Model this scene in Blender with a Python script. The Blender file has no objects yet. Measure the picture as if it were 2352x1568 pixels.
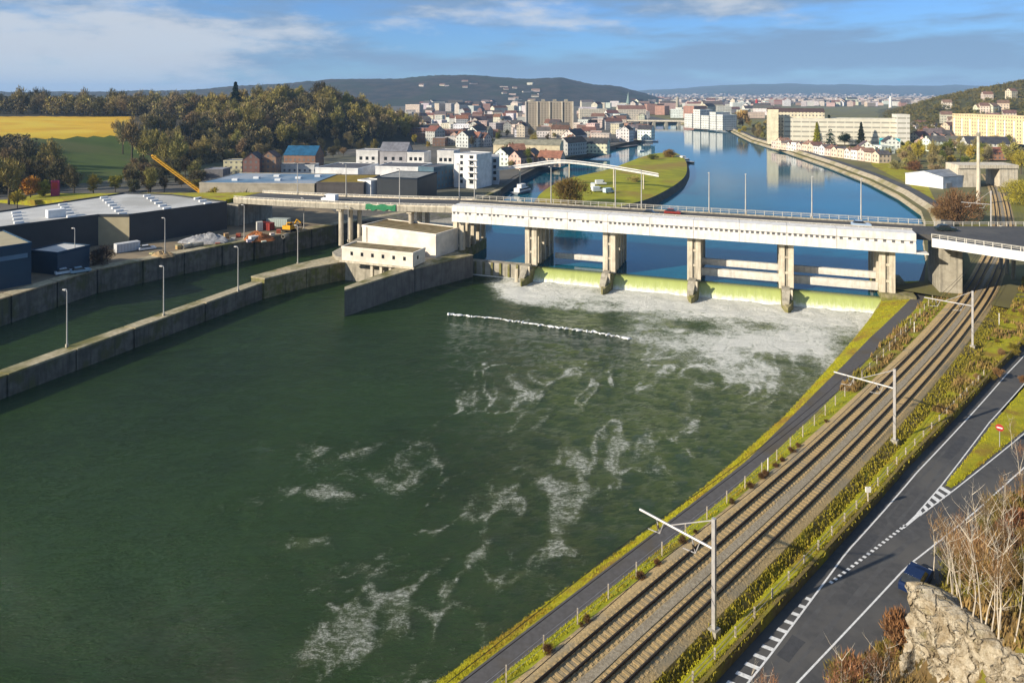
import bpy, math, random
import numpy as np
from mathutils import Vector, Matrix

random.seed(7); RNG = np.random.default_rng(7)
SC = bpy.context.scene
COL = SC.collection
R = math.radians

# ------------------------------------------------------------------ camera
H, F, CX, YH = 50.0, 1568.0, 1176.0, 215.0        # eye height above tailwater, focal length / principal point / horizon on a 2352 px wide picture
cam_d = bpy.data.cameras.new('camera'); cam = bpy.data.objects.new('camera', cam_d); COL.objects.link(cam)
cam.location = (0, 0, H); cam.rotation_euler = (R(90), 0, 0)
cam_d.sensor_width = 36; cam_d.lens = 24.0; cam_d.shift_y = -(784 - YH) / 2352
cam_d.clip_start = 0.5; cam_d.clip_end = 60000
SC.camera = cam

# ------------------------------------------------------------------ sky and sun
SUN_EL = R(23); SUN_DIR = Vector((-0.90, -0.436, 0)).normalized()      # towards the sun, on the ground
w = bpy.data.worlds.new('World'); SC.world = w; w.use_nodes = True
nt = w.node_tree; nt.nodes.clear()
def wn(t): return nt.nodes.new(t)
out = wn('ShaderNodeOutputWorld'); bg = wn('ShaderNodeBackground'); sky = wn('ShaderNodeTexSky')
sky.sky_type = 'NISHITA'; sky.sun_disc = False; sky.sun_elevation = SUN_EL
sky.sun_rotation = math.atan2(SUN_DIR.x, SUN_DIR.y)
sky.altitude = 100; sky.air_density = 1.0; sky.dust_density = 0.25; sky.ozone_density = 3.0
bg.inputs['Strength'].default_value = 0.085
tc = wn('ShaderNodeTexCoord'); sep = wn('ShaderNodeSeparateXYZ'); nt.links.new(tc.outputs['Generated'], sep.inputs[0])
tint = wn('ShaderNodeMix'); tint.data_type = 'RGBA'; tint.blend_type = 'MULTIPLY'; tint.inputs[0].default_value = 1
tint.inputs[7].default_value = (0.46, 0.80, 1.30, 1); nt.links.new(sky.outputs[0], tint.inputs[6])
def cloud_noise(scale, sz, off, detail, rough=0.55):
    mp = wn('ShaderNodeMapping'); nt.links.new(tc.outputs['Generated'], mp.inputs[0])
    mp.inputs['Scale'].default_value = (scale, scale, scale * sz); mp.inputs['Location'].default_value = off
    n = wn('ShaderNodeTexNoise'); n.inputs['Scale'].default_value = 1; n.inputs['Detail'].default_value = detail
    n.inputs['Roughness'].default_value = rough
    nt.links.new(mp.outputs[0], n.inputs[0]); return n.outputs[0]
def wmath(op, a, b=None, c=None):
    m = wn('ShaderNodeMath'); m.operation = op
    for i, v in enumerate((a, b, c)):
        if v is None: continue
        if isinstance(v, (int, float)): m.inputs[i].default_value = v
        else: nt.links.new(v, m.inputs[i])
    return m.outputs[0]
def wrange(v, a, b, c=0.0, d=1.0):
    m = wn('ShaderNodeMapRange'); m.interpolation_type = 'SMOOTHSTEP'
    nt.links.new(v, m.inputs[0])
    for i, x in enumerate((a, b, c, d)): m.inputs[i + 1].default_value = x
    return m.outputs[0]
def wmix(fac, col_a, col_b):
    m = wn('ShaderNodeMix'); m.data_type = 'RGBA'
    nt.links.new(fac, m.inputs[0])
    for i, v in ((6, col_a), (7, col_b)):
        if isinstance(v, tuple): m.inputs[i].default_value = v
        else: nt.links.new(v, m.inputs[i])
    return m.outputs[2]
n1 = cloud_noise(3.4, 3.4, (3.1, 0.6, 0.2), 8, .6)            # broad white sheets
lean = wmath('MULTIPLY', sep.outputs[0], -0.26)           # a little thicker towards the sun's side
c1 = wrange(wmath('ADD', n1, lean), 0.535, 0.70)
n2 = cloud_noise(4.2, 6.0, (7.7, 2.3, 1.1), 6)            # thin grey-blue bands
c2 = wrange(n2, 0.36, 0.60, 0.30, 0.92)
s1 = wmix(c2, tint.outputs[2], (1.75, 2.75, 4.2, 1))
s2 = wmix(wmath('MULTIPLY', c1, 0.85), s1, (5.2, 5.5, 5.9, 1))
nt.links.new(s2, bg.inputs['Color']); nt.links.new(bg.outputs[0], out.inputs['Surface'])

sun_d = bpy.data.lights.new('sun', 'SUN'); sun_d.energy = 5.0; sun_d.angle = R(0.6); sun_d.color = (1.0, 0.90, 0.74)
sun = bpy.data.objects.new('sun', sun_d); COL.objects.link(sun)
to_sun = Vector((SUN_DIR.x * math.cos(SUN_EL), SUN_DIR.y * math.cos(SUN_EL), math.sin(SUN_EL)))
sun.rotation_euler = to_sun.to_track_quat('Z', 'Y').to_euler()
SC.view_settings.view_transform = 'Standard'; SC.view_settings.look = 'None'
SC.view_settings.exposure = 0.58; SC.view_settings.gamma = 1.0; SC.view_settings.use_curve_mapping = False
SC.render.engine = 'CYCLES'
SC.cycles.max_bounces = 6; SC.cycles.diffuse_bounces = 2; SC.cycles.glossy_bounces = 3; SC.cycles.transparent_max_bounces = 6
SC.cycles.volume_bounces = 0; SC.cycles.caustics_reflective = False; SC.cycles.caustics_refractive = False
SC.cycles.use_denoising = True

# ------------------------------------------------------------------ helpers
def G(x, y, z=0.0):
    """the place at elevation z that stands at picture point x, y"""
    Y = F * (H - z) / (y - YH)
    return Vector(((x - CX) * Y / F, Y, z))
def proj(X, Y, Z): return (CX + F * X / Y, YH + F * (H - Z) / Y)

def _hash(ix, iy, seed):
    v = np.sin(ix * 127.1 + iy * 311.7 + seed * 74.7) * 43758.5453
    return v - np.floor(v)
def vnoise(x, y, seed=0):
    x = np.asarray(x, float); y = np.asarray(y, float)
    ix, iy = np.floor(x), np.floor(y); fx, fy = x - ix, y - iy
    fx = fx * fx * (3 - 2 * fx); fy = fy * fy * (3 - 2 * fy)
    a, b = _hash(ix, iy, seed), _hash(ix + 1, iy, seed); c, d = _hash(ix, iy + 1, seed), _hash(ix + 1, iy + 1, seed)
    return (a * (1 - fx) + b * fx) * (1 - fy) + (c * (1 - fx) + d * fx) * fy
def fbm(x, y, oct=4, seed=0):
    s, a, t = 0.0, 0.5, 0.0
    for o in range(oct):
        s = s + a * vnoise(np.asarray(x) * 2 ** o + 13.7 * o, np.asarray(y) * 2 ** o + 5.1 * o, seed + o); t += a; a *= 0.5
    return s / t
def sstep(a, b, x):
    t = np.clip((np.asarray(x, float) - a) / (b - a), 0, 1); return t * t * (3 - 2 * t)

def tag(o, label=None, cat=None, group=None, kind=None):
    if label: o['label'] = label
    if cat: o['category'] = cat
    if group: o['group'] = group
    if kind: o['kind'] = kind
    return o
def thing(name, label, cat, loc=(0, 0, 0), rz=0.0, group=None):
    o = bpy.data.objects.new(name, None); COL.objects.link(o); o.empty_display_size = 0.5
    o.location = loc; o.rotation_euler = (0, 0, rz)
    return tag(o, label, cat, group)

class MB:
    def __init__(s): s.v = []; s.f = []
    def box(s, x0, x1, y0, y1, z0, z1):
        n = len(s.v)
        s.v += [(x0, y0, z0), (x1, y0, z0), (x1, y1, z0), (x0, y1, z0), (x0, y0, z1), (x1, y0, z1), (x1, y1, z1), (x0, y1, z1)]
        s.f += [(n, n + 3, n + 2, n + 1), (n + 4, n + 5, n + 6, n + 7), (n, n + 1, n + 5, n + 4), (n + 1, n + 2, n + 6, n + 5), (n + 2, n + 3, n + 7, n + 6), (n + 3, n, n + 4, n + 7)]
        return s
    def obox(s, c, a, b, hz):
        """box: c the middle of its base, a / b half axes on the ground, hz its height"""
        c, a, b = Vector(c), Vector((a[0], a[1], 0)), Vector((b[0], b[1], 0)); n = len(s.v); up = Vector((0, 0, hz))
        q = [c - a - b, c + a - b, c + a + b, c - a + b]
        s.v += [tuple(p) for p in q] + [tuple(p + up) for p in q]
        s.f += [(n, n + 3, n + 2, n + 1), (n + 4, n + 5, n + 6, n + 7), (n, n + 1, n + 5, n + 4), (n + 1, n + 2, n + 6, n + 5), (n + 2, n + 3, n + 7, n + 6), (n + 3, n, n + 4, n + 7)]
        return s
    def tube(s, pts, rad, sides=6, cap=True):
        pts = [Vector(p) for p in pts]; n0 = len(s.v)
        rad = rad if isinstance(rad, (list, tuple)) else [rad] * len(pts)
        for i, p in enumerate(pts):
            d = (pts[min(i + 1, len(pts) - 1)] - pts[max(i - 1, 0)]).normalized()
            a = d.cross(Vector((0, 0, 1)) if abs(d.z) < 0.9 else Vector((1, 0, 0))).normalized(); b = d.cross(a)
            for k in range(sides):
                t = 2 * math.pi * k / sides
                s.v.append(tuple(p + (a * math.cos(t) + b * math.sin(t)) * rad[i]))
        for i in range(len(pts) - 1):
            for k in range(sides):
                a0 = n0 + i * sides + k; a1 = n0 + i * sides + (k + 1) % sides
                s.f.append((a0, a1, a1 + sides, a0 + sides))
        if cap:
            s.f.append(tuple(n0 + k for k in range(sides))[::-1])
            s.f.append(tuple(n0 + (len(pts) - 1) * sides + k for k in range(sides)))
        return s
    def prism(s, poly, z0, z1, top=True, bottom=True):
        """upright prism over a ground polygon; z1 may be a list"""
        n = len(s.v); m = len(poly)
        zz0 = z0 if isinstance(z0, (list, tuple)) else [z0] * m; zz = z1 if isinstance(z1, (list, tuple)) else [z1] * m
        s.v += [(p[0], p[1], zz0[i]) for i, p in enumerate(poly)] + [(p[0], p[1], zz[i]) for i, p in enumerate(poly)]
        for i in range(m):
            j = (i + 1) % m; s.f.append((n + i, n + j, n + m + j, n + m + i))
        if top: s.f.append(tuple(range(n + m, n + 2 * m)))
        if bottom: s.f.append(tuple(range(n, n + m))[::-1])
        return s
    def sheet(s, A, B, nsub=1, bump=None):
        """strip between two polylines of equal count"""
        n = len(s.v); m = len(A)
        for i in range(m):
            a, b = Vector(A[i]), Vector(B[i])
            for k in range(nsub + 1):
                p = a.lerp(b, k / nsub)
                if bump and 0 < k < nsub: p.z += bump(p.x, p.y)
                s.v.append(tuple(p))
        for i in range(m - 1):
            for k in range(nsub):
                q = n + i * (nsub + 1) + k; s.f.append((q, q + 1, q + nsub + 2, q + nsub + 1))
        return s
    def poly(s, pts):
        n = len(s.v); s.v += [tuple(p) for p in pts]; s.f.append(tuple(range(n, n + len(pts)))); return s
    def build(s, name, mat, parent=None, local=False, smooth=False, kind=None):
        me = bpy.data.meshes.new(name)
        off = parent.matrix_basis.translation if (parent is not None and not local) else Vector((0, 0, 0))
        if parent is not None and not local and parent.parent is not None: off = off + parent.parent.matrix_basis.translation
        me.from_pydata([(x - off.x, y - off.y, z - off.z) for x, y, z in s.v], [], s.f)
        me.validate(); me.update()
        if smooth: me.polygons.foreach_set('use_smooth', [True] * len(me.polygons))
        return link(name, me, mat, parent, kind)
def link(name, me, mat, parent=None, kind=None):
    o = bpy.data.objects.new(name, me); COL.objects.link(o)
    if parent is not None: o.parent = parent
    if mat is not None and not me.materials: me.materials.append(mat)
    if kind: o['kind'] = kind
    return o
def struct(mb, name, mat, **k):
    o = mb.build(name, mat, **k); o['kind'] = 'structure'; return o
def fix_normals(o):
    import bmesh
    bm = bmesh.new(); bm.from_mesh(o.data); bmesh.ops.recalc_face_normals(bm, faces=bm.faces); bm.to_mesh(o.data); bm.free(); return o
def np_mesh(name, verts, faces):
    """verts (n,3), faces (m,3|4) arrays"""
    me = bpy.data.meshes.new(name); k = faces.shape[1]
    me.vertices.add(len(verts)); me.vertices.foreach_set('co', np.ascontiguousarray(verts, dtype=np.float32).ravel())
    me.loops.add(faces.size); me.loops.foreach_set('vertex_index', np.ascontiguousarray(faces, dtype=np.int32).ravel())
    me.polygons.add(len(faces)); me.polygons.foreach_set('loop_start', np.arange(0, faces.size, k, dtype=np.int32))
    me.update(calc_edges=True); me.validate(); return me
def copy_tree(o, parent=None):
    c = o.copy(); COL.objects.link(c); c.parent = parent
    for ch in o.children: copy_tree(ch, c)
    return c

# ------------------------------------------------------------------ materials
MATS = {}
class NT:
    def __init__(s, m): s.t = m.node_tree
    def n(s, t, **k):
        x = s.t.nodes.new(t)
        for a, b in k.items(): setattr(x, a, b)
        return x
    def l(s, a, b): s.t.links.new(a, b)
    def math(s, op, a, b=None, c=None):
        m = s.n('ShaderNodeMath', operation=op)
        for i, v in enumerate((a, b, c)):
            if v is None: continue
            if isinstance(v, (int, float)): m.inputs[i].default_value = v
            else: s.l(v, m.inputs[i])
        return m.outputs[0]
    def mix(s, f, a, b, mode='MIX'):
        m = s.n('ShaderNodeMix', data_type='RGBA', blend_type=mode)
        for i, v in ((0, f), (6, a), (7, b)):
            if isinstance(v, (int, float)): m.inputs[i].default_value = v
            elif isinstance(v, tuple): m.inputs[i].default_value = v if len(v) == 4 else v + (1,)
            else: s.l(v, m.inputs[i])
        return m.outputs[2]
    def noise(s, co, scale, detail=4, rough=0.55, sc3=None):
        n = s.n('ShaderNodeTexNoise'); n.inputs['Scale'].default_value = scale; n.inputs['Detail'].default_value = detail; n.inputs['Roughness'].default_value = rough
        if sc3:
            mp = s.n('ShaderNodeMapping'); mp.inputs['Scale'].default_value = sc3; s.l(co, mp.inputs[0]); co = mp.outputs[0]
        s.l(co, n.inputs['Vector']); return n.outputs[0]
    def rng(s, v, a, b, c=0.0, d=1.0):
        m = s.n('ShaderNodeMapRange', interpolation_type='SMOOTHSTEP'); s.l(v, m.inputs[0])
        for i, x in enumerate((a, b, c, d)): m.inputs[i + 1].default_value = x
        return m.outputs[0]
    def bump(s, hgt, strength, dist, bsdf):
        b = s.n('ShaderNodeBump'); b.inputs['Strength'].default_value = strength; b.inputs['Distance'].default_value = dist
        s.l(hgt, b.inputs['Height']); s.l(b.outputs[0], bsdf.inputs['Normal'])
def newmat(name):
    m = bpy.data.materials.new(name); m.use_nodes = True; MATS[name] = m
    t = NT(m); b = m.node_tree.nodes['Principled BSDF']; return m, t, b
def mat(name, c1, c2=None, scale=1.0, rough=0.8, bump=0.0, c3=None, s3=None, dist=0.05, metal=0.0, spec=0.3, streak=0.0, coords='Object'):
    """two-colour noise, an optional third colour in larger patches, optional vertical streaks"""
    if name in MATS: return MATS[name]
    m, t, b = newmat(name); c2 = c2 or tuple(x * 0.75 for x in c1)
    co = t.n('ShaderNodeTexCoord').outputs[coords]
    n = t.noise(co, scale, 6, 0.6); col = t.mix(t.rng(n, 0.3, 0.7), c1, c2)
    if c3: col = t.mix(t.rng(t.noise(co, s3 or scale * 0.2, 4), 0.47, 0.66), col, c3)
    if streak: col = t.mix(t.rng(t.noise(co, 1.0, 4, 0.6, (1.3, 1.3, 0.12)), 0.42, 0.72, 0, streak), col, tuple(x * 0.35 for x in c1))
    t.l(col, b.inputs['Base Color']); b.inputs['Roughness'].default_value = rough; b.inputs['Metallic'].default_value = metal
    b.inputs['Specular IOR Level'].default_value = spec
    if bump: t.bump(n, bump, dist, b)
    return m
M_CONC = mat('concrete', (0.42, 0.38, 0.30), (0.30, 0.27, 0.21), 0.8, 0.85, 0.3, streak=0.7)
M_CONC_DARK = mat('weathered_concrete', (0.19, 0.17, 0.135), (0.09, 0.083, 0.068), 0.5, 0.9, 0.3, c3=(0.10, 0.10, 0.04), s3=0.25, streak=0.9)
M_COPING = mat('coping_stone', (0.46, 0.39, 0.26), (0.28, 0.235, 0.14), 1.2, 0.9, 0.3, c3=(0.13, 0.12, 0.035), s3=0.12)
M_PIER = mat('pier_concrete', (0.70, 0.62, 0.48), (0.56, 0.48, 0.36), 0.7, 0.8, 0.2, streak=0.65)
M_MOSSY = mat('mossy_concrete', (0.30, 0.26, 0.15), (0.15, 0.14, 0.045), 0.8, 0.9, 0.4, c3=(0.16, 0.16, 0.03), s3=0.5, streak=0.6)
M_WHITE = mat('white_panel', (0.82, 0.79, 0.74), (0.70, 0.66, 0.60), 0.6, 0.5, 0.05, streak=0.30)
M_GATE = mat('gate_steel', (0.72, 0.68, 0.61), (0.60, 0.55, 0.48), 1.0, 0.6, 0.1, streak=0.35)
M_WIN = mat('dark_glass', (0.025, 0.03, 0.035), (0.015, 0.018, 0.02), 3, 0.15, spec=0.6)
M_ASPH = mat('asphalt', (0.080, 0.078, 0.076), (0.058, 0.057, 0.057), 1.5, 0.9, 0.2, c3=(0.095, 0.09, 0.083), s3=0.12, dist=0.01)
M_PATH = mat('path_asphalt', (0.105, 0.098, 0.095), (0.078, 0.072, 0.068), 2.0, 0.9, 0.2, c3=(0.09, 0.075, 0.055), s3=0.15, dist=0.01)
M_PAINT = mat('road_paint', (0.78, 0.77, 0.74), (0.55, 0.54, 0.52), 6, 0.7)
M_GRASS = mat('bank_grass', (0.335, 0.305, 0.008), (0.23, 0.222, 0.007), 0.9, 0.95, 0.8, c3=(0.22, 0.135, 0.020), s3=0.16, dist=0.15)
M_GRASS2 = mat('lush_grass', (0.29, 0.285, 0.008), (0.19, 0.205, 0.008), 0.7, 0.95, 0.6, c3=(0.14, 0.11, 0.02), s3=0.10, dist=0.15)
M_TUFT = mat('grass_blades', (0.42, 0.385, 0.010), (0.32, 0.30, 0.010), 0.5, 0.9, c3=(0.32, 0.22, 0.02), s3=0.2)
M_BALLAST = mat('ballast', (0.48, 0.345, 0.165), (0.29, 0.205, 0.095), 5.0, 0.95, 1.0, c3=(0.27, 0.22, 0.14), s3=0.25, dist=0.08)
M_BALLAST2 = mat('walkway_gravel', (0.33, 0.28, 0.20), (0.21, 0.17, 0.115), 4.0, 0.95, 0.8, dist=0.06)
M_SLEEPER = mat('sleeper_concrete', (0.42, 0.30, 0.15), (0.30, 0.215, 0.105), 2.0, 0.9)
M_RAIL = mat('rail_steel', (0.055, 0.040, 0.030), (0.035, 0.026, 0.02), 3.0, 0.6, metal=0.3)
M_DITCH = mat('ditch_earth', (0.20, 0.145, 0.045), (0.12, 0.088, 0.028), 1.5, 0.95, 0.6, c3=(0.26, 0.225, 0.014), s3=0.3, dist=0.15)
M_SOIL = mat('hillside_soil', (0.20, 0.125, 0.045), (0.10, 0.07, 0.026), 0.8, 0.95, 1.0, c3=(0.17, 0.16, 0.014), s3=0.15, dist=0.2)
M_STEEL = mat('galvanised_steel', (0.46, 0.44, 0.42), (0.36, 0.34, 0.33), 2.0, 0.5, metal=0.3)
M_POLE = mat('lamp_pole_grey', (0.50, 0.48, 0.44), (0.40, 0.38, 0.35), 2.0, 0.5)
def rock_mat():
    m, t, b = newmat('limestone'); co = t.n('ShaderNodeTexCoord').outputs['Object']
    n = t.noise(co, 1.1, 9, 0.72, (1, 1, .6)); n2 = t.noise(co, 3.5, 7, 0.75)
    vo = t.n('ShaderNodeTexVoronoi', feature='DISTANCE_TO_EDGE'); vo.inputs['Scale'].default_value = 1.0
    mp = t.n('ShaderNodeMapping'); mp.inputs['Scale'].default_value = (.8, .8, .3); t.l(co, mp.inputs[0])
    ad = t.n('ShaderNodeVectorMath', operation='ADD'); nv = t.n('ShaderNodeTexNoise'); nv.inputs['Scale'].default_value = 1.1; nv.inputs['Detail'].default_value = 6; t.l(co, nv.inputs['Vector']); t.l(mp.outputs[0], ad.inputs[0]); t.l(nv.outputs['Color'], ad.inputs[1]); t.l(ad.outputs[0], vo.inputs['Vector'])
    col = t.mix(t.rng(n, .34, .64), (.66, .58, .44), (.36, .28, .175)); col = t.mix(t.rng(n2, .52, .70), col, (.20, .145, .075))
    col = t.mix(t.rng(vo.outputs['Distance'], .0, .04, .45, 0.), col, (.09, .065, .035))
    col = t.mix(t.rng(t.noise(co, .5, 5), .55, .68, 0, .7), col, (.20, .17, .05))
    t.l(col, b.inputs['Base Color']); b.inputs['Roughness'].default_value = .95; b.inputs['Specular IOR Level'].default_value = .1
    t.bump(t.math('ADD', n2, t.rng(vo.outputs['Distance'], 0, .12)), 1.0, .25, b); return m
M_ROCK = rock_mat()
M_REVET = mat('stone_revetment', (0.44, 0.38, 0.28), (0.30, 0.25, 0.17), 0.5, 0.95, 0.6, c3=(0.24, 0.21, 0.10), s3=0.05)
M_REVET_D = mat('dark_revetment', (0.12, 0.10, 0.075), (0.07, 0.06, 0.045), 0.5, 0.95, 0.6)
M_EARTH = mat('yard_ground', (0.26, 0.20, 0.125), (0.15, 0.12, 0.08), 0.15, 0.95, 0.3, c3=(0.12, 0.105, 0.085), s3=0.02)
M_CITY = mat('town_ground', (0.14, 0.125, 0.105), (0.085, 0.08, 0.065), 0.03, 0.95, c3=(0.075, 0.08, 0.03), s3=0.006)
M_CITY_R = mat('bank_ground', (0.17, 0.15, 0.055), (0.11, 0.10, 0.045), 0.05, 0.95, 0.3, c3=(0.16, 0.15, 0.02), s3=0.02)
M_FIELD = mat('rape_field', (0.62, 0.37, 0.012), (0.50, 0.29, 0.010), 0.05, 0.95, 0.2, c3=(0.60, 0.42, 0.03), s3=0.02)
M_MEADOW = mat('meadow', (0.060, 0.095, 0.006), (0.038, 0.064, 0.005), 0.04, 0.95, 0.2, c3=(0.075, 0.085, 0.014), s3=0.015)
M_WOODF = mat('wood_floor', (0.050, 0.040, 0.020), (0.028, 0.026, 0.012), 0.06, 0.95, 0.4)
M_BROWN = mat('brown_twigs', (0.16, 0.105, 0.05), (0.10, 0.068, 0.033), 0.6, 0.9)
M_BIRCH = mat('pale_bark', (0.56, 0.49, 0.39), (0.38, 0.32, 0.24), 2.5, 0.85)
M_TRUNK = mat('bark', (0.10, 0.078, 0.05), (0.06, 0.046, 0.03), 1.0, 0.9)
M_DARKCLAD = mat('dark_cladding', (0.030, 0.036, 0.042), (0.023, 0.028, 0.034), 0.3, 0.5, spec=0.4)
M_BLUECLAD = mat('blue_cladding', (0.012, 0.045, 0.085), (0.009, 0.036, 0.07), 0.3, 0.5, spec=0.4)
M_BEIGECLAD = mat('beige_cladding', (0.40, 0.34, 0.21), (0.34, 0.29, 0.18), 0.3, 0.7)
M_ROOFPALE = mat('pale_roof_membrane', (0.52, 0.51, 0.48), (0.42, 0.41, 0.385), 0.15, 0.8, c3=(0.36, 0.35, 0.32), s3=0.05)
M_ROOFBLUE = mat('blue_roof_sheet', (0.13, 0.22, 0.31), (0.09, 0.16, 0.24), 0.1, 0.5, c3=(0.30, 0.33, 0.36), s3=0.04)
M_SEDUM = mat('sedum_roof', (0.25, 0.17, 0.012), (0.16, 0.115, 0.015), 0.3, 0.95)
M_MOSSROOF = mat('mossy_flat_roof', (0.23, 0.18, 0.10), (0.13, 0.10, 0.045), 0.5, 0.95)
M_SKYLIGHT = mat('skylight_white', (0.75, 0.75, 0.74), (0.65, 0.65, 0.64), 1.0, 0.4)
M_GREEN = mat('green_netting', (0.012, 0.18, 0.07), (0.008, 0.12, 0.045), 1.0, 0.7)
M_CRANE = mat('yellow_paint', (0.72, 0.38, 0.012), (0.60, 0.30, 0.01), 1.0, 0.5)
M_RED = mat('red_paint', (0.42, 0.035, 0.03), (0.30, 0.025, 0.02), 1.0, 0.5)
M_MAGENTA = mat('magenta_paint', (0.36, 0.03, 0.10), (0.28, 0.025, 0.08), 1.0, 0.6)
M_ORANGE = mat('orange_heap', (0.36, 0.12, 0.03), (0.20, 0.07, 0.025), 0.8, 0.9)
M_TYRE = mat('tyre_rubber', (0.02, 0.02, 0.02), (0.012, 0.012, 0.012), 3, 0.9)

def obj_colour_mat(name, windows=False, var=0.25, scale=0.25, rough=0.85, um=2.8, vm=2.9, glass=(0.15, 0.15, 0.15), band=False):  # glass default is lightened: sky reflected in far windows, put into the colour
    """base colour comes from the object's own colour; the facade variant carries a far-off window grid"""
    m, t, b = newmat(name)
    oi = t.n('ShaderNodeObjectInfo'); tcn = t.n('ShaderNodeTexCoord'); co = tcn.outputs['Object']
    n = t.noise(co, scale, 5, 0.6)
    dark = t.mix(1.0, oi.outputs['Color'], (1 - var, 1 - var, 1 - var, 1), 'MULTIPLY')
    col = t.mix(t.rng(n, 0.35, 0.65), oi.outputs['Color'], dark)
    b.inputs['Roughness'].default_value = rough; b.inputs['Specular IOR Level'].default_value = 0.25
    if windows:
        s = t.n('ShaderNodeSeparateXYZ'); t.l(co, s.inputs[0]); sn = t.n('ShaderNodeSeparateXYZ'); t.l(tcn.outputs['Normal'], sn.inputs[0])
        ax, ay = t.math('ABSOLUTE', sn.outputs[0]), t.math('ABSOLUTE', sn.outputs[1])
        u = t.math('ADD', t.math('MULTIPLY', s.outputs[0], ay), t.math('MULTIPLY', s.outputs[1], ax))
        fu, fv = t.math('FRACT', t.math('DIVIDE', u, um)), t.math('FRACT', t.math('DIVIDE', s.outputs[2], vm))
        k = t.math('MULTIPLY', t.math('MULTIPLY', t.math('GREATER_THAN', fu, 0.30), t.math('LESS_THAN', fu, 0.70)),
                   t.math('MULTIPLY', t.math('GREATER_THAN', fv, 0.30), t.math('LESS_THAN', fv, 0.76)))
        if band: k = t.math('MULTIPLY', t.math('MULTIPLY', t.math('GREATER_THAN', fv, 0.40), t.math('LESS_THAN', fv, 0.72)), t.math('GREATER_THAN', fu, 0.10))
        k = t.math('MULTIPLY', k, t.math('LESS_THAN', t.math('ABSOLUTE', sn.outputs[2]), 0.3))
        col = t.mix(k, col, glass)
        t.l(t.rng(k, 0, 1, rough, 0.25), b.inputs['Roughness'])
    t.l(col, b.inputs['Base Color']); return m
M_FACADE = obj_colour_mat('plaster_facade', True)
M_FACADE_DENSE = obj_colour_mat('balcony_facade', True, 0.15, um=3.6, vm=2.75, glass=(0.13, 0.115, 0.09))
M_BAND = obj_colour_mat('banded_facade', True, 0.12, um=7.0, vm=4.2, glass=(0.34, 0.32, 0.26), band=True)
M_PLAIN = obj_colour_mat('plain_plaster')
M_ROOF = obj_colour_mat('roof_covering', False, 0.35, 0.4)
M_PAINTED = obj_colour_mat('car_paint', False, 0.05, 0.4, 0.3)
def leaf_mat(name):
    m, t, b = newmat(name)
    oi = t.n('ShaderNodeObjectInfo'); co = t.n('ShaderNodeTexCoord').outputs['Object']
    n = t.noise(co, 0.35, 3, 0.6)
    dk = t.mix(1.0, oi.outputs['Color'], (0.68, 0.68, 0.70, 1), 'MULTIPLY'); lt = t.mix(1.0, oi.outputs['Color'], (1.25, 1.22, 1.1, 1), 'MULTIPLY')
    t.l(t.mix(t.rng(n, 0.3, 0.7), dk, lt), b.inputs['Base Color'])
    b.inputs['Roughness'].default_value = 0.9; b.inputs['Specular IOR Level'].default_value = 0.1; return m
M_LEAF = leaf_mat('twig_foliage')

def water_mat(name, deep, rough, foam=False, wave=(0.35, 0.6), strength=0.25, dist=0.25):
    m, t, b = newmat(name)
    co = t.n('ShaderNodeNewGeometry').outputs['Position']
    h1 = t.noise(co, wave[0], 6, 0.65, (1, 1.5, 1)); h2 = t.noise(co, wave[0] * 3.0, 5, 0.65, (1, 2.2, 1))
    hgt = t.math('ADD', h1, t.math('MULTIPLY', h2, wave[1]))
    big = t.noise(co, 0.02, 4, 0.6)
    base = t.mix(t.rng(big, 0.35, 0.65), tuple(x * 1.12 for x in deep), tuple(x * 0.68 for x in deep)); base = t.mix(t.rng(t.noise(co, .22, 5, .65, (1, 1.8, 1)), .42, .66, 0, .4), base, tuple(x * 1.35 for x in deep))
    b.inputs['IOR'].default_value = 1.33; b.inputs['Specular IOR Level'].default_value = 0.5
    rg = rough
    if foam:
        at = t.n('ShaderNodeAttribute', attribute_name='foam'); fo = at.outputs['Fac']
        g1 = t.noise(co, 1.5, 9, 0.78, (1.0, 1.6, 1)); g2 = t.noise(co, 0.33, 6, 0.7, (1.0, 2.2, 1))
        g3 = t.n('ShaderNodeTexNoise'); g3.inputs['Scale'].default_value = 0.22; g3.inputs['Detail'].default_value = 6; g3.inputs['Roughness'].default_value = .62; g3.inputs['Distortion'].default_value = 1.6; t.l(co, g3.inputs['Vector'])
        rid = t.math('SUBTRACT', 1.0, t.math('ABSOLUTE', t.math('MULTIPLY', t.math('SUBTRACT', g3.outputs[0], 0.5), 3.2)))   # swirling filaments
        g = t.math('ADD', t.math('MULTIPLY', g1, 0.52), t.math('ADD', t.math('MULTIPLY', g2, 0.24), t.math('MULTIPLY', rid, 0.17)))
        thr = t.math('SUBTRACT', 0.705, t.math('MULTIPLY', fo, 0.34))          # more foam: lower threshold
        g4 = t.noise(co, 5.5, 4, 0.7, (1.0, 1.5, 1)); g = t.math('ADD', g, t.math('MULTIPLY', t.math('SUBTRACT', g4, 0.5), 0.30))
        k = t.math('MULTIPLY', t.rng(t.math('SUBTRACT', g, thr), -0.06, 0.19), t.rng(fo, 0.35, 0.78, 0.50, 1.0))
        thin = t.math('MULTIPLY', t.rng(fo, 0.30, 1.05), 0.50)                  # aerated water goes pale green
        base = t.mix(thin, base, (0.22, 0.26, 0.12, 1))
        base = t.mix(t.math('MULTIPLY', k, 0.93), base, (0.88, 0.87, 0.80, 1))
        rg = t.rng(k, 0, 1, rough, 0.8); t.l(rg, b.inputs['Roughness'])
        hgt = t.math('ADD', hgt, t.math('MULTIPLY', g, t.math('MULTIPLY', fo, 3.0)))
    else: b.inputs['Roughness'].default_value = rough
    t.l(base, b.inputs['Base Color']); t.bump(hgt, strength, dist, b); return m
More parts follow.
